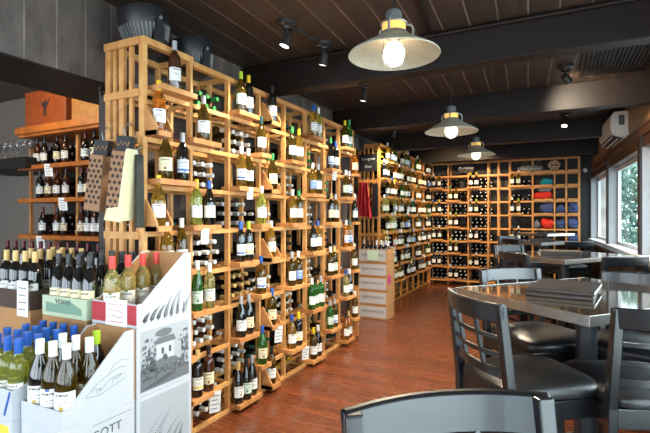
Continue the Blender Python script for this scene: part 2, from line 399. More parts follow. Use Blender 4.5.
# ------------------------------------------------------------------ wine bottles
PROF={
 'bordeaux':[(.0,0),(.034,0),(.0375,.006),(.0375,.185),(.035,.203),(.024,.222),(.0155,.236),(.0142,.25)],
 'burgundy':[(.0,0),(.037,0),(.041,.006),(.041,.15),(.038,.172),(.028,.205),(.018,.232),(.0145,.25)],
 'flute':[(.0,0),(.034,0),(.037,.006),(.037,.15),(.033,.19),(.024,.232),(.0165,.262),(.0145,.275)],
}
CAP={'bordeaux':(.246,.30),'burgundy':(.246,.30),'flute':(.268,.325)}
BME={}
for k,p in PROF.items():
    z1,z2=CAP[k]
    b=MB().lathe(p+[(.0138,z1+.02),(.0138,z2-.006),(0,z2-.006)],16).mesh(k+'_glass',G['dark'],40)
    c=MB().lathe([(.0152,z1-.004),(.0158,z1),(.0156,z2-.004),(.0165,z2-.003),(.016,z2+.001),(.0,z2+.002)],14).mesh(k+'_capsule',C['white'],40)
    rb=p[2][0]+.0006
    l=MB().lathe([(rb,.05),(rb,.13)],12,0,-1.25,1.25).mesh(k+'_label',LB['white'][0],60)
    BME[k]=(b,c,l)
nb=0
def bottle(loc, shape, glass, cap, lab, rz=0, label='', group=None, lying=None, scale=1):
    global nb; nb+=1
    b,c,l=BME[shape]
    o=add('wine_bottle',b); setmat(o,G[glass])
    o.location=loc; o.scale=(scale,)*3
    if lying=='x': o.rotation_euler=(0,PI/2,0)
    elif lying=='-y': o.rotation_euler=(PI/2,0,0)
    else: o.rotation_euler=(0,0,rz)
    k=add('capsule',c,o); setmat(k,C[cap])
    if lab and not lying:
        q=add('paper_label',l,o); setmat(q,R.choice(LB[lab]))
    tag(o,label,'wine bottle',group); return o
GW={'dark':'dark','olive':'olive','gold':'golden','amber':'amber','green':'green','straw':'straw-coloured','brown':'brown','palegreen':'yellow-green'}
def cname(c): return {'tan':'gold'}.get(c,c)
def pick_white(rr):
    g=rr.choices(['olive','gold','dark','amber','green','straw','brown','palegreen'],[32,20,22,6,5,8,4,3])[0]
    c=rr.choices(['white','yellow','green','blue','black','tan','silver','lime','teal'],[38,9,7,7,14,8,10,4,3])[0]
    l=rr.choices(['white','cream','blue-banded','yellow-banded','pale green','blue'],[56,12,9,9,8,6])[0]
    s=rr.choices(['burgundy','bordeaux','flute'],[55,35,10])[0]
    return s,g,c,l

# ------------------------------------------------------------------ racks
def rack_rows(top,n,step): return [top-step*k for k in range(n+1)]
# --- front aisle rack: runs along Y, faces +X
FX=-2.13; FB=-2.455
FY=[1.862,2.255,2.645,3.035,3.42,3.805,4.185,4.567,4.955]
FR=[2.475,2.195,1.915,1.635,1.355,1.075,.795,.515,.235,.03]   # rail tops; the last is the base
def front_rack():
    t=empty('wine_rack',(FX,FY[0],0)); 
    tag(t,'long pine wine rack along the aisle, crowded with display bottles, fans on top','wine rack')
    t.location=(0,0,0)
    for k,y in enumerate(FY):
        top=2.50 if k<2 else 2.475
        for x0,x1 in ((FX-.04,FX),(FX-.21,FX-.175),(FB,FB+.035)):
            MB().box(x0,x1,y-.011 if k else y,y+.011 if k else y+.03,0,top-.001).obj('upright',M['rack'],t,bevel=.002)
    for i,z in enumerate(FR[1:],1):
        for x0,x1 in ((FX-.022,FX+.002),(FX-.205,FX-.18),(FB+.005,FB+.03)):
            MB().box(x0,x1,FY[0]+.03,FY[-1],z-.03,z).obj('rail',M['rack'],t,bevel=.002)
        for k in range(9):
            y=FY[k]
            MB().box(FB+.036,FX-.041,y-.009 if k else y+.005,y+.009 if k else y+.028,z-.03,z-.004).obj('cross_slat',M['rack'],t)
    # top frames: first bay stands a little higher
    for x0,x1 in ((FX-.04,FX+.004),(FB-.002,FB+.035)):
        MB().box(x0,x1,FY[0]-.002,FY[1]+.015,2.462,2.502).obj('top_rail',M['rack'],t,bevel=.002)
        MB().box(x0,x1,FY[1]+.015,FY[-1]+.012,2.44,2.477).obj('top_rail',M['rack'],t,bevel=.002)
    for k in range(9):
        z=2.462 if k<2 else 2.44
        MB().box(FB+.036,FX-.041,FY[k]-.012+(.012 if k==0 else 0),FY[k]+.02,z,z+.036).obj('top_cross_slat',M['rack'],t)
    # slatted end facing the shop front
    for x in (FX-.115,FX-.185,FX-.255,FX-.325): MB().box(x-.013,x+.013,FY[0]+.004,FY[0]+.026,.02,2.46).obj('end_slat',M['rack'],t,bevel=.002)
    for z in FR[1:]+[2.5]: MB().box(FB-.004,FX-.03,FY[0]-.014,FY[0]+.004,z-.045,z).obj('end_rail',M['rack'],t,bevel=.002)
    # tan board closing the far end low down
    MB().box(FX-.04,FX+.06,FY[-1]+.012,FY[-1]+.03,.02,.62).obj('end_board',M['rackd'],t,bevel=.002)
    return t
rack1=front_rack()
SH=.034
def disp_shelf(par,y0,y1,z,x0=FX-.08,x1=FX+.095,m='rackd'):
    return MB().box(x0,x1,y0,y1,z,z+SH).obj('display_shelf',M[m],par,bevel=.002)
def bracket(par,y,z,m='rackd'):
    return MB().prism([(FX-.02,z+.19),(FX+.004,z+.19),(FX+.095,z+.05),(FX+.095,z),(FX-.02,z)],'y',y,y+.012).obj('bracket',M[m],par,bevel=.0015)
spec=random.Random(21)
BAYN='%s bay'
used_cells=set()
special={  # (bay,tier): list of explicit bottles
 (0,1):[('bordeaux','brown','silver','white')],
 (0,2):[('bordeaux','amber','yellow','white')],
 (2,1):[('burgundy','olive','lime','pale green'),('bordeaux','dark','yellow','white')],
 (3,1):[('bordeaux','dark','black','white')],
 (1,2):[('burgundy','olive','silver','white')],
 (1,6):[('flute','green','white','pale green'),('bordeaux','straw','white','white')],
 (2,3):[('burgundy','gold','white','blue-banded'),('burgundy','olive','white','white')],
 (0,3):[('burgundy','olive','silver','cream'),('bordeaux','dark','silver','blue-banded')],
 (1,4):[('bordeaux','palegreen','yellow','white'),('burgundy','dark','blue','white')],
 (2,7):[('burgundy','dark','silver','white'),('burgundy','dark','silver','cream')],
 (2,9):[('burgundy','dark','tan','white'),('burgundy','dark','black','pale green'),('burgundy','dark','silver','white')],
 (1,8):[('bordeaux','dark','tan','yellow-banded'),('bordeaux','brown','black','cream')],
 (2,5):[('bordeaux','dark','blue','blue-banded'),('bordeaux','dark','lime','yellow-banded')],
 (4,2):[('burgundy','olive','green','white'),('burgundy','gold','yellow','white')],
 (5,1):[('burgundy','gold','blue','white'),('bordeaux','palegreen','white','white')],
 (5,7):[('bordeaux','green','white','white'),('bordeaux','green','black','white'),('bordeaux','green','silver','white')],
 (4,8):[('burgundy','gold','blue','white'),('bordeaux','dark','yellow','yellow-banded')],
 (7,1):[('burgundy','olive','yellow','white'),('flute','green','green','white')],
}
def stand(y,z,bay,tier,pos,s=None,x=FX+.045):
    s=s or pick_white(spec)
    sh,g,c,l=s
    bottle((x+spec.uniform(-.008,.008),y,z),sh,g,c,l,rz=math.radians(spec.uniform(-48,-18)),
      label='%s-capped %s bottle, front rack, %s bay from shop end, %s tier down, %s'%(cname(c),GW[g],ORD[bay],ORD[tier-1],pos),
      group='display bottles on the front rack')
def pair(bay,tier,y0,y1):
    z=FR[tier]; disp_shelf(rack1,y0,y1,z); sp=special.get((bay,tier)); n=len(sp) if sp else 2
    names={1:['alone'],2:['nearer of pair','farther of pair'],3:['nearest of three','middle of three','farthest of three']}[n]
    for i in range(n):
        s=sp[i] if sp else None
        y=y0+(y1-y0)*(i+.7)/(n+.4) if n<3 else y0+.045+.09*i
        stand(y,z+SH,bay,tier,names[i],s)
def single(bay,tier,y0,y1,tri):
    z=FR[tier]; disp_shelf(rack1,y0,y1,z)
    if tri: bracket(rack1,y0,z); bracket(rack1,y1-.012,z)
    sp=special.get((bay,tier)); stand((y0+y1)/2,z+SH,bay,tier,'on bracket shelf' if tri else 'on narrow shelf',sp[0] if sp else None)
A=(1,3,5,7,9); B=(2,4,6,8)
for t in A:
    if t<=7: 
        y0,y1=FY[0]+.04,FY[0]+.345
        pair(0,t,y0,y1) if t>1 else pair(0,t,y0+.02,y1)
    pair(2,t,FY[2]+.0,FY[2]+.25 if t<9 else FY[2]+.29)
    pair(5,t,FY[5]-.02,FY[5]+.24); pair(7,t,FY[7]-.01,FY[7]+.23)
    single(3,t,FY[3]+.03,FY[3]+.17,True)
for t in B:
    if t<8: single(0,t,FY[0]+.012,FY[0]+.14,True)
    pair(1,t,FY[1]-.08,FY[1]+.19); pair(4,t,FY[4]-.03,FY[4]+.23); pair(6,t,FY[6]-.01,FY[6]+.24)
    single(3,t,FY[3]-.11,FY[3]+.025,False)
    single(7,t,FY[7]+.25,FY[7]+.375,False)
# bottles lying in the open bins
DISPB={(0,):A+B,}
def is_disp(b,t):
    if b in (0,3,7): return True
    return (t in A) == (b in (2,5))
lie=random.Random(5)
cellcap={(1,1):'green',(3,2):'green',(4,2):'green',(1,5):'white',(3,6):'white',(2,6):'tan',(4,7):'white',(3,7):'teal',(3,8):'teal',(1,7):'white',(2,8):'white',(2,2):'white',(1,3):'white',(4,3):'white'}
stuffcells=[]
ROWN=['lower','middle','upper']
def lie_cell(bay,tier,n_rows,individual,par=None):
    y0,y1=FY[bay]+.012,FY[bay+1]-.012; z=FR[tier]; r=.0385
    cap=cellcap.get((bay,tier)) or lie.choices(['white','silver','black','green','yellow','tan','teal'],[50,14,12,7,5,7,5])[0]
    gl=lie.choices(['dark','olive','brown'],[75,18,7])[0]
    if tier==9: z=FR[9]
    for row in range(n_rows):
        nn=4
        off=0 if row%2==0 else .02
        for i in range(nn):
            y=y0+r+.004+i*(y1-y0-2*r-.03)/(nn-1)+off
            zz=z+r+.001+row*.0735
            x=XL+.01+(0 if (bay*5+tier*3)%4 else .04)+lie.uniform(0,.015)
            if is_disp(bay,tier) and row==n_rows-1 and lie.random()<.4: continue
            if individual:
                bottle((x,y,zz),'bordeaux',gl,cap,None,lying='x',
                  label='%s-capped bottle lying in front rack, %s bay, %s tier, %s row, %s from shop end'%(cname(cap),ORD[bay],ORD[tier-1],ROWN[row],ORD[i]),
                  group='bottles lying in the front rack')
            else: stuffcells.append((x,y,zz,'x',cap))
for bay in range(8):
    for tier in range(1,10):
        if bay==0 and tier>5: continue
        d=is_disp(bay,tier)
        if d and bay not in (0,3,7): 
            if tier<=6 and bay>2: stuffcells and None
            nr=1 if tier in (2,4,5,6,7) else 0
        else: nr=3 if tier!=1 else 2
        if bay in (0,3,7): nr=2 if bay==3 else 1
        lie_cell(bay,tier,nr,bay in (1,2) and not d)

# the smallest standing bottles, far off
tb_mb=MB(); TG=list(G); TC=list(C); TL=['white','cream','blue-banded','yellow-banded','pale green','blue']
def tiny(loc,shape,glass,cap,lab,rz=0,**k):
    mx=Matrix.Translation(loc)@Matrix.Rotation(rz,4,'Z'); p=PROF[shape]; z1,z2=CAP[shape]; rb=p[2][0]+.0008
    tb_mb.lathe(p,10,TG.index(glass),mx=mx); tb_mb.lathe([(.0155,z1-.004),(.0158,z2),(0,z2+.002)],9,len(TG)+TC.index(cap),mx=mx)
    tb_mb.lathe([(rb,.05),(rb,.13)],8,len(TG)+len(TC)+TL.index(lab),-1.25,1.25,mx=mx)
# --- far aisle rack
GX=-2.42; GB=-2.78; GY=[6.67+.39*k for k in range(9)]; GR=[2.6-.283*k for k in range(9)]+[.04]
def far_rack():
    t=empty('wine_rack'); tag(t,'second pine wine rack beyond the carton stack, running to the back wall','wine rack')
    for k,y in enumerate(GY):
        for x0,x1 in ((GX-.04,GX),(GB,GB+.035)):
            MB().box(x0,x1,y-.011 if k else y,y+.011 if k else y+.035,0,2.6).obj('upright',M['rackb'],t)
    for z in GR[1:]:
        for x0,x1 in ((GX-.022,GX+.002),(GX-.2,GX-.175),(GB+.005,GB+.03)): MB().box(x0,x1,GY[0]+.03,GY[-1],z-.03,z).obj('rail',M['rackb'],t)
    for x0,x1 in ((GX-.03,GX+.004),(GB,GB+.03)): MB().box(x0,x1,GY[0],GY[-1],2.565,2.602).obj('top_rail',M['rackb'],t)
    for k in range(27):
        y=GY[0]+.02+k*.115
        MB().box(GB+.03,GX-.03,y-.01,y+.012,2.57,2.595).obj('top_cross_slat',M['rackb'],t)
    for x in (GX-.12,GX-.19,GX-.26,GX-.33): MB().box(x-.014,x+.014,GY[0]+.004,GY[0]+.03,.02,2.57).obj('end_slat',M['rackb'],t)
    for z in GR[1:]+[2.6]: MB().box(GB,GX-.03,GY[0]-.014,GY[0]+.004,z-.04,z).obj('end_rail',M['rackb'],t)
    MB().box(GB,GX,GY[0]+.2,GY[0]+.21,.02,1.25).obj('back_panel',M['rackd'],t)
    return t
rack2=far_rack()
spec=random.Random(88)
for bay in range(8):
    for tier in range(1,9):
        z=GR[tier]
        if (bay+tier)%2==0:
            y0,y1=GY[bay]+.03,GY[bay]+.31
            MB().box(GX-.08,GX+.09,y0,y1,z,z+.03).obj('display_shelf',M['rackb'],rack2)
            for i in range(2):
                sh,g,c,l=pick_white(spec)
                (bottle if bay<4 else tiny)((GX+.04,y0+.07+.13*i,z+.03),sh,g,c,l,rz=math.radians(spec.uniform(-60,-25)),
                  label='%s-capped %s bottle on far rack, %s bay past the cartons, %s tier, %s of pair'%(cname(c),GW[g],ORD[bay],ORD[tier-1],('nearer','farther')[i]),
                  group='display bottles on the far rack')
        else:
            y0,y1=GY[bay]+.22,GY[bay]+.36
            if tier%2==0 or bay<3:
                MB().box(GX-.08,GX+.07,y0,y1,z,z+.03).obj('display_shelf',M['rackb'],rack2)
                sh,g,c,l=pick_white(spec)
                (bottle if bay<4 else tiny)((GX+.03,y0+.07,z+.03),sh,g,c,l,rz=math.radians(spec.uniform(-60,-25)),
                  label='%s-capped %s bottle alone on far rack, %s bay past the cartons, %s tier'%(cname(c),GW[g],ORD[bay],ORD[tier-1]),
                  group='display bottles on the far rack')
            cap=lie.choice(['white','white','silver','black','yellow'])
            for row in range(3):
                for i in range(4):
                    stuffcells.append((GB+.02,GY[bay]+.055+i*.083+.012*(row%2),z+.039+row*.074,'x',cap))
# --- back wall rack
BY=9.8; BX=[-2.405,-2.005,-1.59,-1.195,-1.0,-.785,-.362,.027,.229,.448]; BR=[2.6-.277*k for k in range(10)]
def back_rack():
    t=empty('wine_rack'); tag(t,'pine wine rack covering the back wall, dark bottles and folded clothes in it','wine rack')
    for k,x in enumerate(BX):
        for y0,y1 in ((BY,BY+.035),(BY+.28,BY+.315)): MB().box(x-.014,x+.014,y0,y1,0,2.6).obj('upright',M['rackb'],t)
    for z in BR[1:]:
        for y0,y1 in ((BY-.002,BY+.022),(BY+.14,BY+.165),(BY+.29,BY+.315)): MB().box(BX[0],BX[-1],y0,y1,z-.03,z).obj('rail',M['rackb'],t)
    MB().box(BX[0]-.014,BX[-1]+.014,BY-.004,BY+.03,2.565,2.602).obj('top_rail',M['rackb'],t)
    for i in range(6,9):
        for z in BR[2:]: MB().box(BX[i]+.014,BX[i+1]-.014,BY+.022,BY+.29,z-.028,z-.006).obj('deck',M['rackb'],t)
    return t
rack3=back_rack()
spec=random.Random(99)
NWORD=['first','second','third','fourth','fifth','sixth','seventh']
for b in range(6):
    wide=BX[b+1]-BX[b]>.3
    for tier in range(1,10):
        z=BR[tier]
        if wide and (b+tier)%2==(0 if b<4 else 1) and tier>1:
            x0=BX[b]-.02 if b else BX[b]+.03; x1=x0+.26
            MB().box(x0,x1,BY-.09,BY+.06,z,z+.03).obj('display_shelf',M['rackb'],rack3)
            for i in range(2):
                sh,g,c,l=pick_white(spec); g=spec.choice(['dark','dark','olive','gold','brown'])
                tiny((x0+.07+.12*i,BY-.04,z+.03),sh,g,c,l,rz=math.radians(spec.uniform(-110,-60)),
                  label='%s-capped %s bottle on back-wall rack, %s column from corner, %s tier, %s of pair'%(cname(c),GW[g],NWORD[b],ORD[tier-1],('first','second')[i]),
                  group='display bottles on the back wall rack')
        if (wide and tier>1):
            n=4; cap=lie.choices(['white','silver','yellow','black'],[14,58,3,25])[0]
            for row in range(3):
                if b==5 and (row>1 or tier in (5,7)): continue
                for i in range(n):
                    if lie.random()<.12: continue
                    stuffcells.append((BX[b]+.06+i*.094+.02*(row%2),BY+.31,z+.039+row*.074,'-y',cap))
        elif not wide and tier>1 and tier%2==0 and b==3:
            for row in range(2): stuffcells.append((BX[b]+.06,BY+.31,z+.039+row*.074,'-y','white'))
# extra boards in the clothes columns
for i,tier in ((6,1),(7,1),(8,1),(6,2),(7,2),(8,2),(6,3),(7,3),(8,3),(6,4),(7,4),(8,4),(5,1),(5,2)):
    x0=BX[i]+.03; x1=BX[i+1]-.03
    MB().box(x0,x1,BY-.06,BY+.03,BR[tier],BR[tier]+.03).obj('display_shelf',M['rackb'],rack3)

to=tb_mb.obj('small_display_bottles',[G[k] for k in TG]+[C[k] for k in TC]+[LB[k][0] for k in TL],smooth=40)
tag(to,'small upright display bottles on the back-wall rack and deep end of far rack','wine bottles','display bottles far off','stuff')
# far-away lying bottles: one mass of the small ones
sb=MB(); capkeys=list(C)
prof=[(0,0),(.0375,.002),(.0375,.185),(.026,.219),(.0148,.238),(.014,.25)]
for (x,y,z,d,cap) in stuffcells:
    mx=Matrix.Translation((x,y,z))@Matrix.Rotation(PI/2,4,'Y' if d=='x' else 'X')
    sb.lathe(prof,10,0,mx=mx); sb.lathe([(.0135,.246),(.0135,.290),(0,.293)],9,1+capkeys.index(cap),mx=mx)
so=sb.obj('stored_wine_bottles',[G['dark']]+[C[k] for k in capkeys],smooth=40)
tag(so,'dark bottles lying deep in the far and back racks, caps outwards','wine bottles','bottles lying in the far racks','stuff')

# ------------------------------------------------------------------ things on and by the racks
def fan(loc,rz,label):
    t=empty('drum_fan',loc,rz); tag(t,label,'fan','fans on the front rack')
    tilt=Matrix.Translation((0,0,.125))@Matrix.Rotation(math.radians(-10),4,'Y')@Matrix.Translation((0,0,-.115))
    MB().lathe([(.10,.0),(.122,.010),(.146,.10),(.152,.125),(.154,.19),(.147,.215),(.13,.218),(.128,.2)],28,mx=tilt).obj('drum',M['plastic'],t,35)
    g=MB()
    for k in range(40):
        a=2*PI*k/40; c,s=math.cos(a),math.sin(a)
        g.bar(tilt@Vector((.126*c,.126*s,.020)),tilt@Vector((.1495*c,.1495*s,.108)),.006,.006)
    g.obj('side_slats',M['plastic2'],t)
    q=MB()
    for r in (.03,.06,.09,.12): q.tube([tilt@Vector((r*math.cos(2*PI*k/24),r*math.sin(2*PI*k/24),.207)) for k in range(25)],.003,6)
    q.lathe([(.0,.212),(.028,.210),(.03,.2)],16,mx=tilt).obj('front_grille',M['plastic2'],t,40)
    for s in (-1,1):
        a=MB().prism([(-.035,0),(.04,0),(.028,.15),(.012,.165),(-.008,.15)],'y',s*.158-.009,s*.158+.009).obj('side_arm',M['plastic'],t,bevel=.003)
        MB().tube([(.01,s*.158,.145),(.01,s*.172,.145)],.011,12).obj('pivot_knob',M['plastic2'],a,smooth=40)
    MB().lathe([(0,0),(.115,0),(.12,.008),(.10,.02),(0,.022)],28).obj('base',M['plastic'],t,35)
fan((-2.285,2.005,2.505),math.radians(78),'large black drum fan on the raised end bay of the rack')
fan((-2.33,2.47,2.48),math.radians(78),'black drum fan further along the rack top')

def hang_tag(x,y,z,w,h,rx,label,m='paper',lean=.12):
    o=MB().box(-w/2,w/2,-.0012,.0012,-h,0).obj('price_card',M[m])
    o.location=(x,y,z); o.rotation_euler=(lean,0,math.radians(rx)); tag(o,label,'price card','price cards on the racks')
    g=MB()
    for i in range(4): g.box(-w*.36,w*.36-(.01*(i%2)),-.0018,-.0012,-h*.2*(i+1)-.004,-h*.2*(i+1)+.002)
    g.obj('print_lines',M['inkm'],o)
    return o
E=.099
hang_tag(FX+E,FY[1]+.02,1.355+.01,.055,.1,68,'white price card hanging under the fifth tier near shop end')
hang_tag(FX+E,FY[2]+.12,1.635+.03,.045,.09,60,'small white price card below two gold bottles, mid rack')
hang_tag(FX+E,FY[1]+.12,.235+.03,.075,.15,60,'tall white price card low on the rack beside yellow-capped bottle')
hang_tag(FX+E,FY[3]+.13,.515+.02,.07,.14,60,'white price card hung from a low bracket shelf')
hang_tag(FX+E,FY[6]+.05,1.915,.05,.085,60,'white price card high on rack near its far end')
hang_tag(FX+E,FY[4]+.2,.235+.01,.07,.12,60,'white price card under the lowest shelf in mid rack')

# chalk signs
def sign(name,c,w,h,label,lines,face):
    t=empty(name,c); tag(t,label,'sign')
    if face=='-y': mxx=lambda z: frame_mx((0,-.009,z),(1,0,0),(0,0,1))
    MB().box(-w/2,w/2,-.008,.008,-h/2,h/2).obj('board',M['slate'],t,bevel=.002)
    for i,(s,sz) in enumerate(lines): text('lettering',s,sz,M['chalk'],t,mxx(h*(.22-.44*i if len(lines)>1 else 0)),shear=.25)
    return t
sign('chalkboard_sign',(-2.60,GY[0]-.03,2.30),.30,.27,'small chalkboard reading Sauvignon Blanc on end of far rack',[('Sauvignon',.058),('Blanc',.058)],'-y')
sign('chalkboard_sign',(-1.635,BY-.03,2.47),.30,.19,'small chalkboard reading Chardonnay on the back-wall rack',[('Chardonnay',.06)],'-y')
# red garment and dark one on the end of the far rack
rc=MB()
NX,NZ=12,8
pts=[]
for j in range(NZ+1):
    for i in range(NX+1):
        u=i/NX-.5; v=j/NZ; w=.13+.17*v
        pts.append((-2.64+u*w,6.52+.018*math.sin(u*22+v*2)-.02*v,1.98-.55*v+.03*math.cos(u*4)*v))
n=len(pts); pts2=[(x,y+.02,z) for x,y,z in pts]
fs=[]
for j in range(NZ):
    for i in range(NX):
        a=j*(NX+1)+i; fs.append((a,a+1,a+NX+2,a+NX+1)); fs.append((a+n,a+NX+1+n,a+NX+2+n,a+1+n))
ed=[i for i in range(NX+1)]+[j*(NX+1)+NX for j in range(1,NZ+1)]+[NZ*(NX+1)+i for i in range(NX-1,-1,-1)]+[j*(NX+1) for j in range(NZ-1,0,-1)]
for k in range(len(ed)): a,b=ed[k],ed[(k+1)%len(ed)]; fs.append((a,b,b+n,a+n))
rc._add(pts+pts2,fs)
ro=rc.obj('red_apron',M['redcloth'],smooth=50); tag(ro,'bright red cloth hanging on the end of the far rack','apron')
MB().tube([(-2.66,6.64,2.07),(-2.66,6.56,2.07),(-2.645,6.53,2.0)],.006,6).obj('hanger_hook',M['spotb'],ro)
bd=MB().box(-2.52,-2.43,6.60,6.63,1.45,1.96).obj('black_placard',M['slate'],bevel=.003); tag(bd,'narrow black placard beside the red cloth','placard')
# GREYWACKE cartons
for k in range(5):
    z=k*.2; t=empty('wine_carton',(0,0,z)); 
    tag(t,['bottom','second','middle','fourth','topmost'][k]+' grey-fronted carton'+(' from the floor' if k in(1,3) else '')+' in the stack by the far rack'+(', open with bottles' if k==4 else ''),'carton','grey-fronted cartons stacked in the aisle')
    x0,x1,y0,y1=-2.50,-2.07,6.0,6.33
    if k<4: MB().box(x0,x1,y0,y1,0,.197).obj('carton_body',M['card'],t,bevel=.003)
    else:
        MB().box(x0,x1,y0,y0+.01,0,.19).box(x0,x1,y1-.01,y1,0,.19).box(x0,x0+.01,y0+.01,y1-.01,0,.19).box(x1-.01,x1,y0+.01,y1-.01,0,.19).box(x0+.01,x1-.01,y0+.01,y1-.01,0,.01).obj('carton_body',M['card'],t)
    MB().box(x0+.012,x1-.012,y0-.002,y0,.02,.175).obj('printed_panel',M['cardg'],t)
    text('lettering','GREYWACKE',.05,M['inkd'],t,frame_mx((-2.285,y0-.003,.105),(1,0,0),(0,0,1)),space=1.15)
lc=random.Random(4)
for i in range(6):
    for j in range(1):
        x=-2.45+i*.066; y=6.08+j*.15
        c=lc.choice(['black','silver','black','white'])
        bottle((x,y,.812),'bordeaux','dark',c,'white',rz=-1.2,label='%s-capped dark bottle in topmost grey carton, %s row, %s from aisle wall'%(cname(c),('front','rear')[j],ORD[i]),group='bottles in the topmost grey carton')
tg=MB().box(-2.068,-2.064,6.05,6.13,.5,.62).obj('paper_tag',M['magenta']); tag(tg,'magenta paper tag stuck on the grey carton stack side','tag')
cd=MB().box(-2.36,-2.20,5.985,5.99,.83,.97).obj('price_card',M['pgreen']); tag(cd,'pale green price card on the topmost grey carton','price card','price cards on the racks')

# clothes in the back rack
def cloth(x,z,w,h,m,label,seed,cat='folded shirt'):
    r=random.Random(seed); b=MB(); nu,nv=18,10
    ph=[r.uniform(0,6) for _ in range(6)]
    prof=[]
    vs=[]
    for j in range(nv+1):
        v=-PI/2+PI*j/nv
        for i in range(nu):
            u=2*PI*i/nu
            k=1+.10*math.sin(3*u+ph[0]+2*v)+.08*math.sin(5*u+ph[1])*math.cos(3*v+ph[2])+.05*math.sin(9*u+6*v+ph[3])
            cx=math.copysign(abs(math.cos(u))**.6,math.cos(u)); sx=math.copysign(abs(math.sin(u))**.6,math.sin(u))
            cv=math.cos(v)**.5 if math.cos(v)>0 else 0
            vs.append((w/2*cx*cv*k, .12*sx*cv*k, h/2+h/2*math.sin(v)*(1 if v<0 else k*(.9+.15*math.sin(2*u+ph[4])))))
    fs=[(j*nu+i,j*nu+(i+1)%nu,(j+1)*nu+(i+1)%nu,(j+1)*nu+i) for j in range(nv) for i in range(nu)]
    b._add(vs,fs); o=b.obj('folded_shirt',M[m],smooth=60); o.location=(x,BY+.1,z+.001)
    if h>.12:
        q=MB().tube([(-w*.4,-.118,h*.5),(-w*.1,-.128,h*.42),(w*.2,-.126,h*.5),(w*.4,-.116,h*.45)],.008,6).obj('fold_hem',M[m],o,smooth=60)
    tag(o,label,cat,'folded clothes in the back rack'); return o
c6=(BX[6]+BX[7])/2; c7=(BX[7]+BX[8])/2; c8=(BX[8]+BX[9])/2
cloth(c6-.02,BR[3]+.03,.34,.14,'clred','wide orange-red folded shirt under the teal one, back rack',1)
cloth(c6+.06,BR[2]+.03,.22,.13,'clteal','teal folded cap-like cloth on the back rack',2)
cloth(c6+.02,BR[3]+.17,.22,.07,'clgrey','grey cloth lying on the wide orange-red shirt',9)
cloth(c6+.06,BR[4]+.03,.27,.19,'clnavy','navy bundle between the two orange-red shirts',3)
cloth(c6+.07,BR[5]+.0,.24,.2,'clred','bright orange-red crumpled shirt, lower, back rack',4)
cloth(c6-.12,BR[5]+.0,.13,.16,'clgrey','grey cloth beside the crumpled orange-red shirt',10)
cloth(c7,BR[4]+.03,.16,.16,'clnavy','navy bundle, seventh column, upper one',5)
cloth(c8,BR[4]+.03,.19,.2,'clnavy','navy bundle in the last column, topmost of three',6)
cloth(c7,BR[5]+.0,.17,.19,'clnavy','navy bundle, seventh column, lower one',7)
cloth(c8,BR[5]+.0,.2,.21,'clnavy','navy bundle in the last column, middle of three',8)
cloth(c8,BR[6]+.0,.19,.18,'clnavy','navy bundle in the last column, lowest of three',11)
# hanging plaque and round badge
pq=MB(); pq.prism([(.23*math.copysign(abs(math.cos(a))**.8,math.cos(a))*(1+.05*math.sin(5*a)),.075*math.sin(a)*(1+.08*math.sin(3*a))) for a in [2*PI*k/28 for k in range(28)]],'y',-.012,.012)
po=pq.obj('hanging_plaque',M['plaque'],bevel=.003); po.location=(-.40,BY-.03,2.395); tag(po,'grey oval plaque hung by strings on the back rack top','plaque')
MB().tube([(-.15,0,.06),(-.09,.01,.165)],.003,5).tube([(-.03,0,.07),(-.09,.01,.165)],.003,5).tube([(.1,0,.07),(.16,.01,.165)],.003,5).tube([(.2,0,.04),(.16,.01,.165)],.003,5).obj('hanging_string',M['card'],po)
g=MB(); r2=random.Random(6)
for k in range(9): x=-.17+k*.04; g.tube([(x,-.0125,-.01+r2.uniform(-.02,.02)),(x+.02,-.0125,.02+r2.uniform(-.02,.02)),(x+.035,-.0125,-.015)],.005,5)
g.obj('painted_lettering',M['chalk'],po)
ba=MB(); ba.prism([(.105*math.cos(a)*(1+.05*math.cos(6*a)),.088*math.sin(a)*(1+.05*math.cos(6*a))) for a in [2*PI*k/36 for k in range(36)]],'y',-.01,.01)
bo=ba.obj('round_badge',M['badge'],bevel=.002); bo.location=(.02,BY-.045,BR[1]+.125); tag(bo,'scalloped tan badge standing on back rack shelf','badge')
MB().lathe([(.055,0),(.068,0)],30,mx=Matrix.Translation((0,-.0115,0))@Matrix.Rotation(PI/2,4,'X')).box(-.05,.05,-.0118,-.0105,-.016,.016).obj('badge_print',M['badge2'],bo)

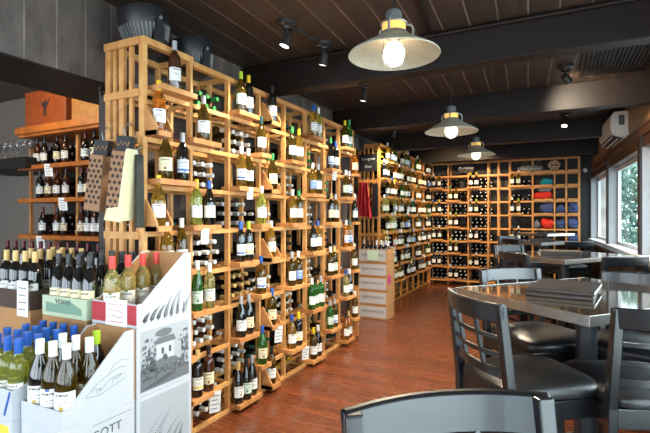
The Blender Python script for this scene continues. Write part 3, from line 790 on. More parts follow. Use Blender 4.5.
# ------------------------------------------------------------------ hanging gift bags on the rack end
def giftbag(x,z,w,hh,label,tissue):
    t=empty('gift_bag',(x,FY[0]-.075,z)); t.rotation_euler=(0,math.radians(7),math.radians(8)); tag(t,label,'gift bag','bottle bags hung on the rack end')
    MB().prism([(-w*.5,-hh),(w*.5,-hh),(w*.42,-.09),(-w*.42,-.09)],'y',-.045,.045).obj('bag_body',M['kraft'],t,bevel=.003)
    MB().box(-w*.43,w*.43,-.02,.02,-.092,0).obj('header_card',M['ink'],t,bevel=.002)
    MB().tube([(-.05,-.021,-.03),(-.03,-.021,-.06),(-.01,-.021,-.03),(.0,-.021,-.055),(.02,-.021,-.035),(.035,-.021,-.058),(.05,-.021,-.03)],.003,5).obj('script_mark',M['tan'] if False else M['card'],t)
    g=MB()
    for r in range(9):
        for c in range(3):
            xx=(-.035+c*.035+(.012 if r%2 else -.006)); zz=-.125-r*(hh-.16)/8.6
            if abs(xx)<w*.45: g.lathe([(0,0),(.0115,0)],8,mx=Matrix.Translation((xx,-.0465,zz))@Matrix.Rotation(PI/2,4,'X'))
    g.obj('dot_print',M['kraftd'],t)
    if tissue:
        MB().prism([(w*.3,-hh-.015),(w*.66,-hh-.01),(w*.55,-.07),(w*.44,-.08)],'y',-.05,.04).obj('tissue_panel',M['tissue'],t,bevel=.003)
        MB().prism([(-w*.45,-hh-.02),(w*.62,-hh-.02),(w*.58,-hh+.07),(-w*.3,-hh+.05)],'y',-.054,-.047).obj('tissue_panel',M['tissue'],t,bevel=.002)
    else: MB().tube([(-w*.5,-.03,-.07),(-w*.62,-.035,-.06),(-w*.7,-.03,-.085),(-w*.55,-.03,-.09)],.008,6).obj('ribbon',M['clgrey'],t,smooth=60)
    MB().tube([(0,0,-.01),(-.005,-.015,.04),(-.015,.03,.085),(-.02,.06,.07)],.004,6).obj('hook',M['galv'],t)
giftbag(-2.375,1.895,.12,.42,'brown dotted bottle bag with black header, outer one on rack end',False)
giftbag(-2.185,1.905,.115,.47,'brown dotted bottle bag with cream tissue on rack end',True)
tgb=MB().prism([(0,-.42),(.03,-.42),(.02,0),(0,0)],'y',-.03,.02).obj('gift_bag',M['dgreen'],bevel=.004); tgb.location=(-2.135,FY[0]-.03,1.80); tag(tgb,'dark green gift bag partly behind the cream tissue one','gift bag','bottle bags hung on the rack end')
MB().tube([(0,0,-.01),(0,-.01,.03),(0,.02,.05)],.004,6).obj('hook',M['galv'],tgb)

# ------------------------------------------------------------------ left alcove shelves
SY=2.95
sh=empty('shelf_unit'); tag(sh,'amber-lit open shelves of red wine along the side-room wall','shelf')
SZ=[2.36,2.005,1.645,1.25,.86,.47]
for z in SZ: MB().box(-5.28,-2.75,SY-.05,SY+.4,z-.045,z).obj('shelf_board',M['shelf_lit'],sh,bevel=.004)
MB().box(-5.28,-2.75,SY-.08,SY+.42,2.345,2.42).obj('top_board',M['shelf_lit'],sh,bevel=.004)  # rack wood, its orange lighting carried by the material colour
for x in (-5.24,-4.42,-3.6,-2.78): MB().box(x-.016,x+.016,SY+.06,SY+.09,0,2.30).box(x-.016,x+.016,SY+.34,SY+.37,0,2.30).obj('upright',M['rackd'],sh)
for x in (-4.83,-4.0,-3.2):
    MB().box(x-.012,x+.012,SY+.12,SY+.15,0,2.30).obj('slat',M['rack'],sh)
MB().box(-5.28,-2.75,SY+.38,SY+.42,0,2.30).obj('back_panel',M['black'],sh)
spec=random.Random(12)
rows=[(2.005,[(-5.05,'white'),(-4.92,'white'),(-4.7,'cream'),(-4.56,'white'),(-4.24,'white'),(-4.1,'cream'),(-3.95,'white'),(-3.82,'white'),(-3.42,'white')]),(1.645,[(-5.0,'white'),(-4.85,'cream'),(-4.7,'white'),(-4.55,'white'),(-4.3,'white'),(-4.2,'cream'),(-4.1,'white'),(-3.9,'white'),(-3.78,'white')]),(1.25,[(-4.95,'white'),(-4.70,'white'),(-4.58,'cream'),(-4.3,'cream'),(-4.2,'white'),(-4.1,'white'),(-4.0,'white'),(-3.9,'white'),(-3.8,'white')]),]
for t,(z,L_) in enumerate(rows):
    for i,(x,l) in enumerate(L_):
        c=spec.choice(['black','black','burgundy'])
        bottle((x,SY+.03,z+.001),spec.choice(['burgundy','bordeaux']),spec.choice(['dark','dark','brown']),c,l,rz=math.radians(spec.uniform(-75,-50)),
          label='%s-capped red wine bottle on amber side shelf, %s board down, %s from its window end'%(cname(c),ORD[t+1],ORD[i]),group='bottles on the side shelves')
n=0
lb=MB()
for z in (2.005,1.645,1.25):
    for row in range(3):
        for i in range(26):
            if spec.random()<.06: continue
            mx=Matrix.Translation((-5.15+i*.09+.03*(row%2),SY+.375,z+.04+row*.075))@Matrix.Rotation(PI/2,4,'X')
            lb.lathe(prof,9,0,mx=mx); lb.lathe([(.0155,.246),(.0158,.26)],8,1 if spec.random()<.5 else 2,mx=mx); lb.lathe([(.0158,.26),(0,.262)],8,1 if spec.random()<.5 else 3,mx=mx)
lo=lb.obj('stored_wine_bottles',[G['dark'],C['black'],C['burgundy'],C['silver']],smooth=40); tag(lo,'dark bottles lying at the back of the amber side shelves','wine bottles','bottles lying in the side shelves','stuff')
for i,(x,z,l) in enumerate(((-4.72,2.0,'upper'),(-4.48,1.64,'middle'),(-4.86,1.24,'lower'))):
    hang_tag(x,SY-.056,z,.1,.13,15,'white price card on %s board of the amber side shelves'%l)
# wooden gift crates on top
def crate(x0,x1,m,label,emblem):
    t=empty('wine_crate',(0,0,2.42)); tag(t,label,'crate','crates on the side shelves')
    MB().box(x0,x1,SY-.06,SY+.30,0,.36).obj('crate_body',M[m],t,bevel=.006)
    if emblem:
        c=(x0+x1)/2; P=lambda pts:[(c+a*.9,.19+b*.9) for a,b in pts]
        MB().prism(P([(-.01,.06),(.005,.075),(.02,.06),(.012,.02),(.05,.05),(.11,.09),(.07,.03),(.03,-.02),(.02,-.07),(.03,-.12),(0,-.1),(-.03,-.12),(-.01,-.07),(-.02,-.02),(-.05,.04),(-.10,.1),(-.04,.0),(-.03,.03)]),'y',SY-.063,SY-.06).obj('bird_emblem',M['ink'],t)
    MB().box(x0-.004,x1+.004,SY-.064,SY+.304,.34,.365).obj('crate_lid',M[m],t,bevel=.004)
crate(-5.12,-4.42,'crate','orange-brown wooden crate with dark bird emblem on top of side shelves',True)
crate(-4.33,-3.55,'crate2','pale wooden crate beside the orange-brown one on side shelves',False)
# stand with hanging glasses
gs=empty('glass_shelf'); tag(gs,'dark wall shelf holding upturned stemmed glasses by side shelves','shelf')
MB().box(-6.2,-5.02,SY-.12,SY+.3,1.97,2.09).obj('shelf_board',M['black'],gs,bevel=.004)
MB().box(-6.2,-5.3,SY+.30,SY+.46,1.97,2.03).obj('wall_cleat',M['black'],gs)
gm=MB().lathe([(.034,0),(.034,.003),(.006,.01),(.005,.1),(.028,.135),(.034,.17),(.028,.215),(.026,.215),(.031,.17),(.025,.138),(0,.105)],14).mesh('flute_glass',M['glassw'],50)
for i in range(7):
    o=add('stemmed_glass',gm); o.location=(-5.9+i*.125,SY+.02,2.091); tag(o,'clear stemmed glass on the dark wall shelf, %s from its outer end'%ORD[i],'glass','stemmed glasses on the dark shelf')

# ------------------------------------------------------------------ cartons in the foreground
def open_box(t,x0,x1,y0,y1,h_front,h_back,m,inner,th=.006):
    """open display carton: low front (y0), high back, sides cut on a slant"""
    MB().box(x0,x1,y0,y1,0,th).obj('carton_base',M[m],t)
    MB().box(x0,x1,y0,y0+th,th,h_front).obj('front_panel',M[m],t)
    MB().box(x0,x1,y1-th,y1,th,h_back).obj('back_panel',M[inner],t)
    for xa,xb in ((x0,x0+th),(x1-th,x1)):
        MB().prism([(y0+th,th),(y1-th,th),(y1-th,h_back),(y1-.05,h_back),(y0+.03,h_front),(y0+th,h_front)],'x',xa,xb).obj('side_panel',M[m],t)
    MB().prism([(y0+th,th),(y1-th,th),(y1-th,h_back-.006),(y1-.05,h_back-.006),(y0+.03,h_front-.004),(y0+th,h_front-.004)],'x',x0+th,x0+th+.002).obj('inner_liner',M[inner],t)
def closed_box(name_label,x0,x1,y0,y1,z0,z1,m='cardw',group=None):
    t=empty('wine_carton',(0,0,0)); tag(t,name_label,'carton',group or 'white wine cartons stacked in front')
    MB().box(x0,x1,y0,y1,z0,z1-.001).obj('carton_body',M[m],t,bevel=.003)
    MB().box(x0+.0,x1,(y0+y1)/2-.025,(y0+y1)/2+.025,z1-.001,z1).obj('tape',M['cardw'],t)
    return t
# stack beside the rack (printed faces look towards the aisle, +X)
SX0,SX1,SY0,SY1=-1.95,-1.65,1.405,1.745
def printp(t,x,pts,m,lvl,name):
    return MB().prism(pts,'x',x+.0004*lvl-.0004,x+.0004*lvl).obj(name,M[m],t)
def ell(cy,cz,a,b,n=18,k=0,seed=0):
    r=random.Random(seed); return [(cy+a*math.cos(2*PI*i/n)*(1+k*r.uniform(-1,1)),cz+b*math.sin(2*PI*i/n)*(1+k*r.uniform(-1,1))) for i in range(n)]
def stalk(y,z,L_,lean,curl,m):
    """feathery flower spike drawn as a chain of leaf blades"""
    b=[]
    px,pz=y,z
    for k in range(16):
        f=k/15; a=PI/2-lean-curl*f; px+=math.cos(a)*L_/16; pz+=math.sin(a)*L_/16
        w=.0075*(1-.7*f)
        for s in (-1,1):
            aa=a+s*.8; b.append([(px,pz),(px+math.cos(aa-.25)*w*1.5,pz+math.sin(aa-.25)*w*1.5),(px+math.cos(aa)*w*2.4,pz+math.sin(aa)*w*2.4),(px+math.cos(aa+.3)*w*1.4,pz+math.sin(aa+.3)*w*1.4)])
    return b
def stalks(t,x,z0,hmax,n,y0,y1,seed,name='plant_print'):
    r=random.Random(seed); mb=MB()
    for i in range(n):
        y=y0+(y1-y0)*i/(n-1); hh=hmax(y)*r.uniform(.75,1)
        for poly in stalk(y-.01,z0,hh,.05+.25*r.random(),.7*r.random()+.2,'inkd'):
            mb.prism(poly,'x',x+.0008,x+.0012)
        mb.bar((x+.001,y-.01,z0),(x+.001,y-.005,z0+hh*.4),.0004,.003)
    return mb.obj(name,M['inkd'],t)
grp='picture-printed cartons stacked by the rack'
for z0,lab in ((0,'lowest'),(.315,'middle'),(.63,'upper')):
    d={0:'white carton at the bottom of the printed stack by the rack',.315:'white carton printed with grey flower spikes, under the house carton',.63:'white carton printed with a grey house among trees, by the rack'}[z0]
    t=closed_box(d,SX0,SX1,SY0,SY1,z0,z0+.315,'cardw',grp)
    X=SX1+.0008
    if z0==.63:
        a,b=SY0+.02,SY1-.02; z=.65; W=b-a
        printp(t,X,[(a,z),(b,z),(b,z+.275),(a,z+.275)],'inkl',1,'picture_sky')
        printp(t,X,[(a,z),(b,z),(b,z+.06),(a+.2*W,z+.12),(a,z+.10)],'inkm',2,'picture_ground')
        rt=random.Random(31)
        for k,(cy,cz,ra,rb,nn) in enumerate(((.12,.14,.10,.10,130),(.2,.09,.10,.05,120),(.88,.13,.10,.07,100),(.95,.18,.05,.06,50),(.72,.075,.10,.03,60))):
            g=MB()
            for q in range(nn):
                u=rt.uniform(0,6.28); w_=rt.random()**.6; py=a+cy*W+ra*w_*math.cos(u)*W/.3; pz=z+cz+rb*w_*math.sin(u)
                if not (a+.008<py<b-.008 and z+.008<pz<z+.268): continue
                rq=rt.uniform(.004,.009); a0=rt.uniform(0,6.28)
                g.prism([(py+rq*math.cos(a0+2*PI*j/5),pz+rq*math.sin(a0+2*PI*j/5)) for j in range(5)],'x',X+.0012+.00002*(q%9),X+.0014+.00002*(q%9),q%3==0)
            g.obj('picture_tree',[M['inkd'],M['inkm']],t)
        printp(t,X,[(a+.3*W,z+.10),(a+.66*W,z+.10),(a+.66*W,z+.2),(a+.3*W,z+.2)],'cardw',5,'picture_wall')
        printp(t,X,[(a+.66*W,z+.10),(a+.82*W,z+.10),(a+.82*W,z+.175),(a+.66*W,z+.185)],'inkl',5,'picture_wall')
        printp(t,X,[(a+.26*W,z+.195),(a+.70*W,z+.195),(a+.66*W,z+.225),(a+.32*W,z+.225)],'inkm',6,'picture_roof')
        for k in (.40,.55): printp(t,X,[(a+k*W,z+.145),(a+(k+.05)*W,z+.145),(a+(k+.05)*W,z+.175),(a+k*W,z+.175)],'inkd',7,'picture_window')
        printp(t,X,ell(a+.47*W,z+.115,.018,.028,14),'inkd',7,'picture_door')
        printp(t,X,ell(a+.38*W,z+.105,.03,.022,16,.08,9),'inkm',8,'picture_tree'); printp(t,X,ell(a+.60*W,z+.10,.04,.02,16,.08,10),'inkm',8,'picture_tree')
        printp(t,X,ell(a+.45*W,z+.245,.05,.02,16,.1,11),'inkm',4,'picture_tree')
        printp(t,X,[(a+.02*W,z+.01),(a+.55*W,z+.045),(a+.72*W,z+.035),(a+.3*W,z+.008)],'inkd',4,'picture_path')
    else:
        a,b=SY0+.02,SY1-.02
        printp(t,X,[(a,z0+.02),(b,z0+.02),(b,z0+.295),(a,z0+.295)],'inkl',1,'picture_sky')
        stalks(t,X,z0+.02,lambda y:.27-.18*min(1,abs(y-SY0-.06)/.2),6,a+.01,b-.06,int(z0*100)+2)
t=empty('wine_carton',(0,0,.945)); tag(t,'open white display carton of red-capped bottles topping the printed stack','carton',grp)
open_box(t,SX0,SX1,SY0,SY1,.105,.315,'cardw','card')
X=SX1+.0008
stalks(t,X,.012,lambda y:.06+.17*max(0,(y-SY0-.05)/.3),7,SY0+.05,SY1-.05,5)
MB().box(SX0,SX1,SY0-.0012,SY0,.012,.1).obj('red_band',M['red'],t)
MB().box(SX0+.10,SX0+.24,SY0-.003,SY0-.0014,-.01,.12).obj('price_sheet',M['paper'],t)
text('lettering','Provence',.03,M['red'],t,frame_mx((SX0+.17,SY0-.0035,.085),(1,0,0),(0,0,1))) if False else None
g=MB(); r3=random.Random(8)
for k in range(4): g.tube([(SX0+.115+.014*j,SY0-.0032,.095-.026*k+r3.uniform(-.006,.006)) for j in range(8)],.0016,4)
g.obj('handwriting',M['red'],t)
for i in range(4):
    bottle((SX0+.065,SY0+.058+.09*i,.952),'bordeaux','straw','red','white',rz=-.9,label='red-capped pale bottle in printed display carton, %s from its front'%ORD[i],group='red-capped bottles in the printed carton')
# front-left stack of white cartons
FX0,FX1,FY0,FY1=-1.905,-1.65,1.06,1.395
gw='white sloping display cartons in front'
for z0,d in ((0,'white carton at floor level under the lettered one'),(.315,'white carton lettered SCOTT under the white-capped bottles')):
    t=closed_box(d,FX0,FX1,FY0,FY1,z0,z0+.315,'cardw',gw)
    if z0>.2:
        text('lettering','SCOTT',.05,M['inkd'],t,frame_mx((FX1+.001,FY0+.185,z0+.24),(0,1,0),(0,0,1)),space=1.05)
        g=MB()
        for k in range(16): g.box(FX1,FX1+.0008,FY0+.13+k*.012,FY0+.138+k*.012,z0+.283,z0+.286)
        g.obj('print_lines',M['inkm'],t)
t=empty('wine_carton',(0,0,.63)); tag(t,'open white display carton of white-capped bottles, nearest the camera','carton',gw)
open_box(t,FX0,FX1,FY0,FY1,.075,.315,'cardw','card')
g=MB(); x=FX1+.001
def ln(pts,r=.0009): g.tube([(x,FY0+a,b) for a,b in pts],r,4)
ln([(.10,.10),(.14,.118),(.17,.105),(.2,.13),(.24,.142),(.28,.14)]); ln([(.10,.092),(.16,.085),(.22,.10),(.29,.12)]); ln([(.12,.115),(.16,.14),(.2,.155),(.25,.17),(.29,.168)]); ln([(.2,.155),(.23,.19),(.26,.2),(.3,.195)])
ln([(.15,.095),(.15,.108),(.165,.112),(.165,.098)]); ln([(.22,.118),(.22,.13),(.24,.135),(.24,.12)]); ln([(.25,.128),(.25,.14),(.262,.143),(.262,.13)])
g.obj('sketch_print',M['inkm'],t)
spots=[(-1.855,1.105,'white'),(-1.775,1.108,'white'),(-1.695,1.112,'white'),(-1.855,1.20,'white'),(-1.775,1.205,'white'),(-1.697,1.21,'white'),(-1.775,1.30,'lime')]
for i,(x_,y_,c) in enumerate(spots):
    g_='olive' if i%3 else 'dark'
    bottle((x_,y_,.637),'burgundy',g_,c,'white',rz=math.radians(-60),label='%s-capped %s bottle in nearest white carton, %s row, %s from the outer side'%(c,GW[g_],('front','second','rear')[i//3],ORD[i%3]),group='white-capped bottles in the nearest carton',scale=1.03)
# blue-capped carton
B0,B1,Y0,Y1=-2.235,-1.915,1.03,1.37
gb='blue and yellow printed cartons at the left'
for z0,d in ((0,'white carton at floor level under the blue-capped bottles'),(.315,'white carton with blue and yellow print under blue-capped bottles')):
    t=closed_box(d,B0,B1,Y0,Y1,z0,z0+.315,'cardw',gb)
    if z0>.2: MB().prism([(B0+.02,z0+.04),(B1-.02,z0+.04),(B1-.02,z0+.29),(B0+.1,z0+.29),(B0+.02,z0+.2)],'y',Y0-.001,Y0).obj('yellow_print',M['yel'],t); MB().bar((B0+.02,Y0-.0012,z0+.2),(B0+.1,Y0-.0012,z0+.29),.0006,.012).obj('blue_print',M['blue'],t); MB().bar((B1-.1,Y0-.0012,z0+.02),(B1-.02,Y0-.0012,z0+.11),.0006,.012).obj('blue_print',M['blue'],t)
t=empty('wine_carton',(0,0,.63)); tag(t,'open white carton with blue and yellow print full of blue-capped bottles','carton',gb)
open_box(t,B0,B1,Y0,Y1,.12,.23,'cardw','yel')
MB().prism([(B0+.02,.02),(B0+.16,.02),(B0+.06,.11),(B0+.02,.11)],'y',Y0-.001,Y0).obj('yellow_print',M['yel'],t)
MB().bar((B0+.16,Y0-.0012,.015),(B0+.05,Y0-.0012,.115),.0008,.012).obj('blue_print',M['blue'],t); MB().bar((B1-.05,Y0-.0012,.015),(B1-.01,Y0-.0012,.115),.0008,.012).obj('blue_print',M['blue'],t)
for j in range(4):
    for i in range(4):
        x_=B0+.045+i*.077; y_=Y0+.05+j*.08
        bottle((x_,y_,.637),'bordeaux','palegreen','blue','yellow-banded',rz=math.radians(-75),label='blue-capped yellow-green bottle in blue-printed carton, %s row, %s from outer side'%(ORD[j],ORD[i]),group='blue-capped bottles in the printed carton',scale=1.02)
# dark bottles behind: gold caps, then black caps
def dark_case(x0,x1,y0,y1,m,cap,desc,labd,sh,front,grpn,lab='white'):
    for z0,w in ((0,'lowest'),(.315,'middle'),(.63,'upper')):
        closed_box('%s brown carton in the stack under the %s dark bottles'%(w,desc),x0,x1,y0,y1,z0,z0+.315,'card','brown cartons stacked by the side room')
    t=empty('wine_carton',(0,0,.945)); tag(t,labd,'carton','brown cartons stacked by the side room')
    open_box(t,x0,x1,y0,y1,.10,.13,m,'card')
    nx=4; ny=3
    for j in range(ny):
        for i in range(nx):
            x_=x0+.05+i*(x1-x0-.1)/(nx-1); y_=y0+.055+j*(y1-y0-.11)/(ny-1)
            bottle((x_,y_,.953),sh,'dark',cap if (i+j)%3 or cap!='black' else cap,lab,rz=math.radians(-80),label='%s-capped dark bottle in the %s, %s row, %s from outer side'%(cname(cap),front,ORD[j],ORD[i]),group=grpn)
    return t
t=dark_case(-2.84,-2.47,1.42,1.80,'cardd','tan','gold-capped','open brown carton of gold-capped dark bottles at the left edge','bordeaux','brown carton at left edge','gold-capped bottles in the brown carton')
t=dark_case(-2.33,-1.985,1.40,1.76,'green','black','black-capped','open pale green carton of black-capped dark bottles','burgundy','pale green carton','black-capped bottles in the green carton','cream')
MB().prism([(-2.30,.02),(-2.02,.02),(-2.02,.05),(-2.12,.085),(-2.22,.06),(-2.30,.07)],'y',1.3988,1.40).obj('hill_print',M['leaf2'],t)
text('lettering','VENNE',.035,M['inkd'],t,frame_mx((-2.16,1.3985,.075),(1,0,0),(0,0,1)),space=1.2)
# price sheets standing in front of dark bottles
for x_,y_,z_,w,h,l in ((-2.53,1.4155,1.0,.10,.13,'white price sheet on the front of the gold-capped carton'),):
    o=hang_tag(x_,y_,z_+.1,w,h+.06,0,l,lean=0)
# low burgundy row behind
tb=empty('display_table'); tag(tb,'low dark display table of burgundy-capped bottles behind the cartons','table')
MB().box(-4.7,-2.75,2.25,2.72,.86,.92).obj('table_top',M['shelf_lit'],tb,bevel=.004)
for x_ in (-4.62,-2.83):
    for y_ in (2.3,2.67): MB().box(x_-.03,x_+.03,y_-.03,y_+.03,0,.86).obj('leg',M['shelf_lit'],tb)
for j in range(1):
    for i in range(13):
        bottle((-4.45+i*.125,2.36+.15*j,.921),'bordeaux','dark','burgundy','white',rz=-1.3,label='burgundy-capped bottle on low display table, %s row, %s from outer end'%(('front','rear')[j],(ORD+['thirteenth'])[i]),group='burgundy-capped bottles on the display table',scale=1.03)

# ------------------------------------------------------------------ tables and stools
def table(x,y,ang,w,l,h,label):
    """near corner at (x,y); the long side runs at angle ang, the short one at ang+90"""
    t=empty('dining_table',(x,y,0),ang); tag(t,label,'table','bar tables by the windows')
    MB().box(.004,l-.004,.004,w-.004,h-.036,h).obj('table_top',M['top'],t,bevel=.002)
    MB().box(0,l,0,.004,h-.042,h+.0005).box(0,l,w-.004,w,h-.042,h+.0005).box(0,.004,.004,w-.004,h-.042,h+.0005).box(l-.004,l,.004,w-.004,h-.042,h+.0005).obj('steel_edge',M['steel'],t,bevel=.001)
    MB().tube([(l/2,w/2,.03),(l/2,w/2,h-.04)],.048,20).obj('column',M['pipe'],t,smooth=40)
    MB().box(l/2-.3,l/2+.3,w/2-.04,w/2+.04,0,.03).box(l/2-.04,l/2+.04,w/2-.27,w/2+.27,0,.0295).obj('cross_base',M['pipe'],t,bevel=.005)
    MB().box(l/2-.22,l/2+.22,w/2-.03,w/2+.03,h-.052,h-.036).obj('top_plate',M['pipe'],t)
    return t
D=math.radians
table(.124,1.963,D(50.5),.76,1.0,1.067,'steel-edged bar table nearest the camera, two menus on it')
table(.097,4.455,D(56),.76,1.12,1.067,'second steel-edged bar table from the camera, by the windows')
table(-.15,7.245,D(56),.72,.9,1.067,'third bar table from the camera, menus on it')
table(-.08,8.42,D(56),.62,.75,1.16,'farthest bar table, just before the back-wall rack')
def chair_proto():
    t=empty('bar_stool'); W=.185; ZT=1.12
    for s in (-1,1):
        MB().prism([(-.018,0),(.018,0),(.014,.75),(-.035,ZT-.0),(-.068,ZT),(-.026,.75)],'x',s*W-.017,s*W+.017).obj('rear_post',M['chair'],t,bevel=.004)
        MB().prism([(s*.205-.018,0),(s*.205+.018,0),(s*.212+.02,.735),(s*.212-.02,.735)],'y',.365,.403).obj('front_leg',M['chair'],t,bevel=.004)
    def yb(z): return -.006-.045*max(0,(z-.75)/(ZT-.75))
    def arc(z,d=.045,x=W+.012,n=14): return [(-x+2*x*k/n, yb(z)-d*(1-((2*k/n-1)**2)), z) for k in range(n+1)]
    MB().sweep(arc(1.085,.05,W+.016),.022,.078,tilt=.16).obj('top_rail',M['chair'],t,smooth=40,bevel=.006)
    MB().sweep(arc(.852,.03,W-.015),.018,.034).obj('lower_rail',M['chair'],t,smooth=40,bevel=.003)
    for z in (.99,.922): MB().sweep(arc(z,.036,W-.015),.013,.017).obj('back_slat',M['chair'],t,smooth=40,bevel=.002)
    for x in (-.066,.066):
        MB().bar((x,yb(.86)-.030*(1-(x/(W-.015))**2),.865),(x,yb(1.05)-.046*(1-(x/W)**2),1.052),.017,.013,up=(1,0,0)).obj('spindle',M['chair'],t,bevel=.002)
    # seat
    out=[]; n=48
    for k in range(n):
        a=2*PI*k/n; c,s=math.cos(a),math.sin(a); e=.42
        x=math.copysign(abs(c)**e,c); y=math.copysign(abs(s)**e,s)
        out.append(((.205+.018*y)*x, .195+.225*y))
    lv=[(f_,z_+.035) for f_,z_ in [(.93,.715),(1,.722),(1.012,.738),(1.0,.752),(.95,.763),(.8,.774),(.5,.783),(.2,.786)]]
    b=MB(); vs=[]; 
    for f,z in lv: vs+=[(x*f,.195+(y-.195)*f,z) for x,y in out]
    vs+=[(0,.195,.8215)]
    fs=[(i*n+k,i*n+(k+1)%n,(i+1)*n+(k+1)%n,(i+1)*n+k) for i in range(len(lv)-1) for k in range(n)]
    fs+=[((len(lv)-1)*n+k,(len(lv)-1)*n+(k+1)%n,len(vs)-1) for k in range(n)]+[tuple(range(n))]
    b._add(vs,fs); b.obj('seat',M['vinyl'],t,smooth=50)
    MB().box(-.205,.205,.372,.398,.675,.749).box(-.168,.168,-.012,.012,.675,.749).box(-.20,-.178,.012,.372,.675,.749).box(.178,.20,.012,.372,.675,.749).obj('seat_frame',M['chair'],t,bevel=.003)
    MB().bar((-.205,.384,.30),(.205,.384,.30),.02,.034).obj('footrest',M['chair'],t,bevel=.003)
    MB().bar((-.2,0,.42),(.2,0,.42),.018,.028).obj('stretcher',M['chair'],t,bevel=.003)
    for s in (-1,1): MB().bar((s*.2,.0,.36),(s*.208,.384,.36),.018,.028).obj('stretcher',M['chair'],t,bevel=.003)
    return t
proto=chair_proto()
def chair(i,mid,face,label,s=1,zs=1):
    """mid: midpoint of the back between the post tops; face: direction the sitter looks"""
    o=proto if i==0 else copy_tree(proto)
    f=Vector((face[0],face[1])).normalized(); k=.05*1
    o.location=(mid[0]+f.x*k,mid[1]+f.y*k,0); o.rotation_euler=(0,0,math.atan2(f.y,f.x)-PI/2); o.scale=(s,s,zs)
    tag(o,label,'bar stool','black lattice-back bar stools'); return o
chair(0,(-.288,1.91),(.779,.629),'black bar stool left of the nearest table, lattice back towards the aisle')
chair(1,(-.165,.835),(.61,-.79),'black bar stool in the bottom foreground, only its top rail showing',1,.982)
chair(2,(.375,1.945),(-.36,.93),'black bar stool at right front of nearest table, back cut by frame edge')
chair(3,(-.235,3.0),(.66,-.75),'black bar stool behind nearest table, seat showing under its left edge',1.05)
chair(4,(.45,3.05),(-.3,-.95),'black bar stool at far right of nearest table, before the windows')
chair(5,(-.32,4.40),(.779,.629),'black bar stool at left front of the second table')
chair(6,(.52,4.325),(-.57,.82),'black bar stool with curved rail at right front of the second table')
chair(7,(-.45,5.50),(.7,-.7),'black bar stool at left rear of the second table')
chair(8,(-.56,7.20),(.779,.629),'black bar stool at left front of the third table')
chair(9,(-.69,8.28),(.7,-.7),'black bar stool at left rear of the third table')
chair(10,(.31,6.77),(-.57,.82),'black bar stool with curved rail at right front of the third table')

def menu(x,y,z,rz,w,l,label,n=2):
    for k in range(n):
        t=empty('menu_book',(x+.012*k,y+.01*k,z+.0195*k),rz-.04*k); tag(t,label[k],'menu','menus on the tables')
        MB().box(-w/2,w/2,-l/2,l/2,0,.003).box(-w/2,w/2,-l/2,l/2,.0155,.019).box(-w/2,w/2,-l/2-.002,-l/2+.004,.003,.0155).obj('cover',M['menu'],t,bevel=.0015)
        MB().box(-w/2+.005,w/2-.003,-l/2+.0045,l/2-.004,.0032,.0153).obj('pages',M['page'],t)
        if k==n-1:
            g=MB()
            for q in range(7): g.box(-.04+q*.012,-.032+q*.012,-.004,.004,.019,.0193)
            g.obj('stamped_mark',M['inkm'],t)
menu(.045,2.52,1.0675,D(-7),.28,.38,['lower black menu book on the nearest table','upper black menu book on the nearest table'])
menu(.05,5.10,1.0675,D(8),.36,.30,['lower black menu book on the second table','upper black menu book on the second table'])
menu(-.17,7.75,1.0675,D(8),.34,.30,['lower black menu book on the third table','upper black menu book on the third table'])
menu(-.12,8.86,1.1605,D(8),.30,.24,['black menu book on the farthest table'],1)

# ------------------------------------------------------------------ ceiling fittings
def pendant(x,y,zr,label):
    t=empty('pendant_lamp',(x,y,zr)); tag(t,label,'pendant lamp','galvanised pendant lamps over the aisle')
    MB().lathe([(.226,-.004),(.228,0),(.224,.006),(.15,.05),(.085,.088),(.07,.10),(.066,.10),(.08,.084),(.148,.045),(.222,.001),(.226,-.004)],40).obj('shade',M['shade'],t,smooth=50)
    MB().lathe([(.072,.098),(.075,.10),(.066,.112),(.06,.115)],24).lathe([(.066,.152),(.068,.155),(.06,.165),(.042,.172),(.04,.21),(.03,.222),(0,.224)],24).obj('neck',M['galv'],t,smooth=40)
    MB().lathe([(.058,.113),(.058,.153)],24).obj('amber_lens',M['amber'],t,smooth=60)
    for k in range(3):
        a=2*PI*k/3+.6; c,s=math.cos(a),math.sin(a)
        MB().tube([(.10*c,.10*s,.075),(.10*c,.10*s,.14),(.092*c,.092*s,.155),(.055*c,.055*s,.16)],.006,8).obj('cage_arm',M['galv'],t,smooth=60)
    MB().lathe([(0,-.056),(.022,-.052),(.043,-.034),(.054,-.004),(.052,.02),(.042,.042),(.03,.06)],20).obj('bulb',M['bulb'],t,smooth=60)
    g=MB()
    for k in range(4):
        a=PI*k/4; c,s=math.cos(a),math.sin(a)
        g.tube([(.056*c,.056*s,.06),(.058*c,.058*s,0),(.045*c,.045*s,-.045),(0,0,-.067),(-.045*c,-.045*s,-.045),(-.058*c,-.058*s,0),(-.056*c,-.056*s,.06)],.0022,6)
    g.tube([(.058*math.cos(2*PI*k/24),.058*math.sin(2*PI*k/24),0) for k in range(25)],.0022,6).obj('wire_guard',M['galv'],t,smooth=60)
    MB().tube([(0,0,.22),(0,0,CZ-zr-.05)],.004,8).obj('cord',M['dark'],t)
    MB().lathe([(0,CZ-zr-.055),(.062,CZ-zr-.052),(.066,CZ-zr-.03),(.062,CZ-zr-.001)],24).lathe([(.03,CZ-zr-.075),(.05,CZ-zr-.052)],20).obj('canopy',M['galv'],t,smooth=40)
    L=bpy.data.lights.new('pendant_light','SPOT'); L.energy=85; L.color=(1,.84,.62); L.shadow_soft_size=.06; L.spot_size=D(150); L.spot_blend=.5
    lo=bpy.data.objects.new('pendant_light',L); COL.objects.link(lo); lo.location=(x,y,zr-.09)
pendant(-.71,2.163,2.25,'nearest and largest-looking galvanised pendant lamp')
pendant(-.80,4.04,2.195,'middle galvanised pendant lamp hanging from a long cord')
pendant(-.855,5.85,2.215,'farthest galvanised pendant lamp near the back rack')
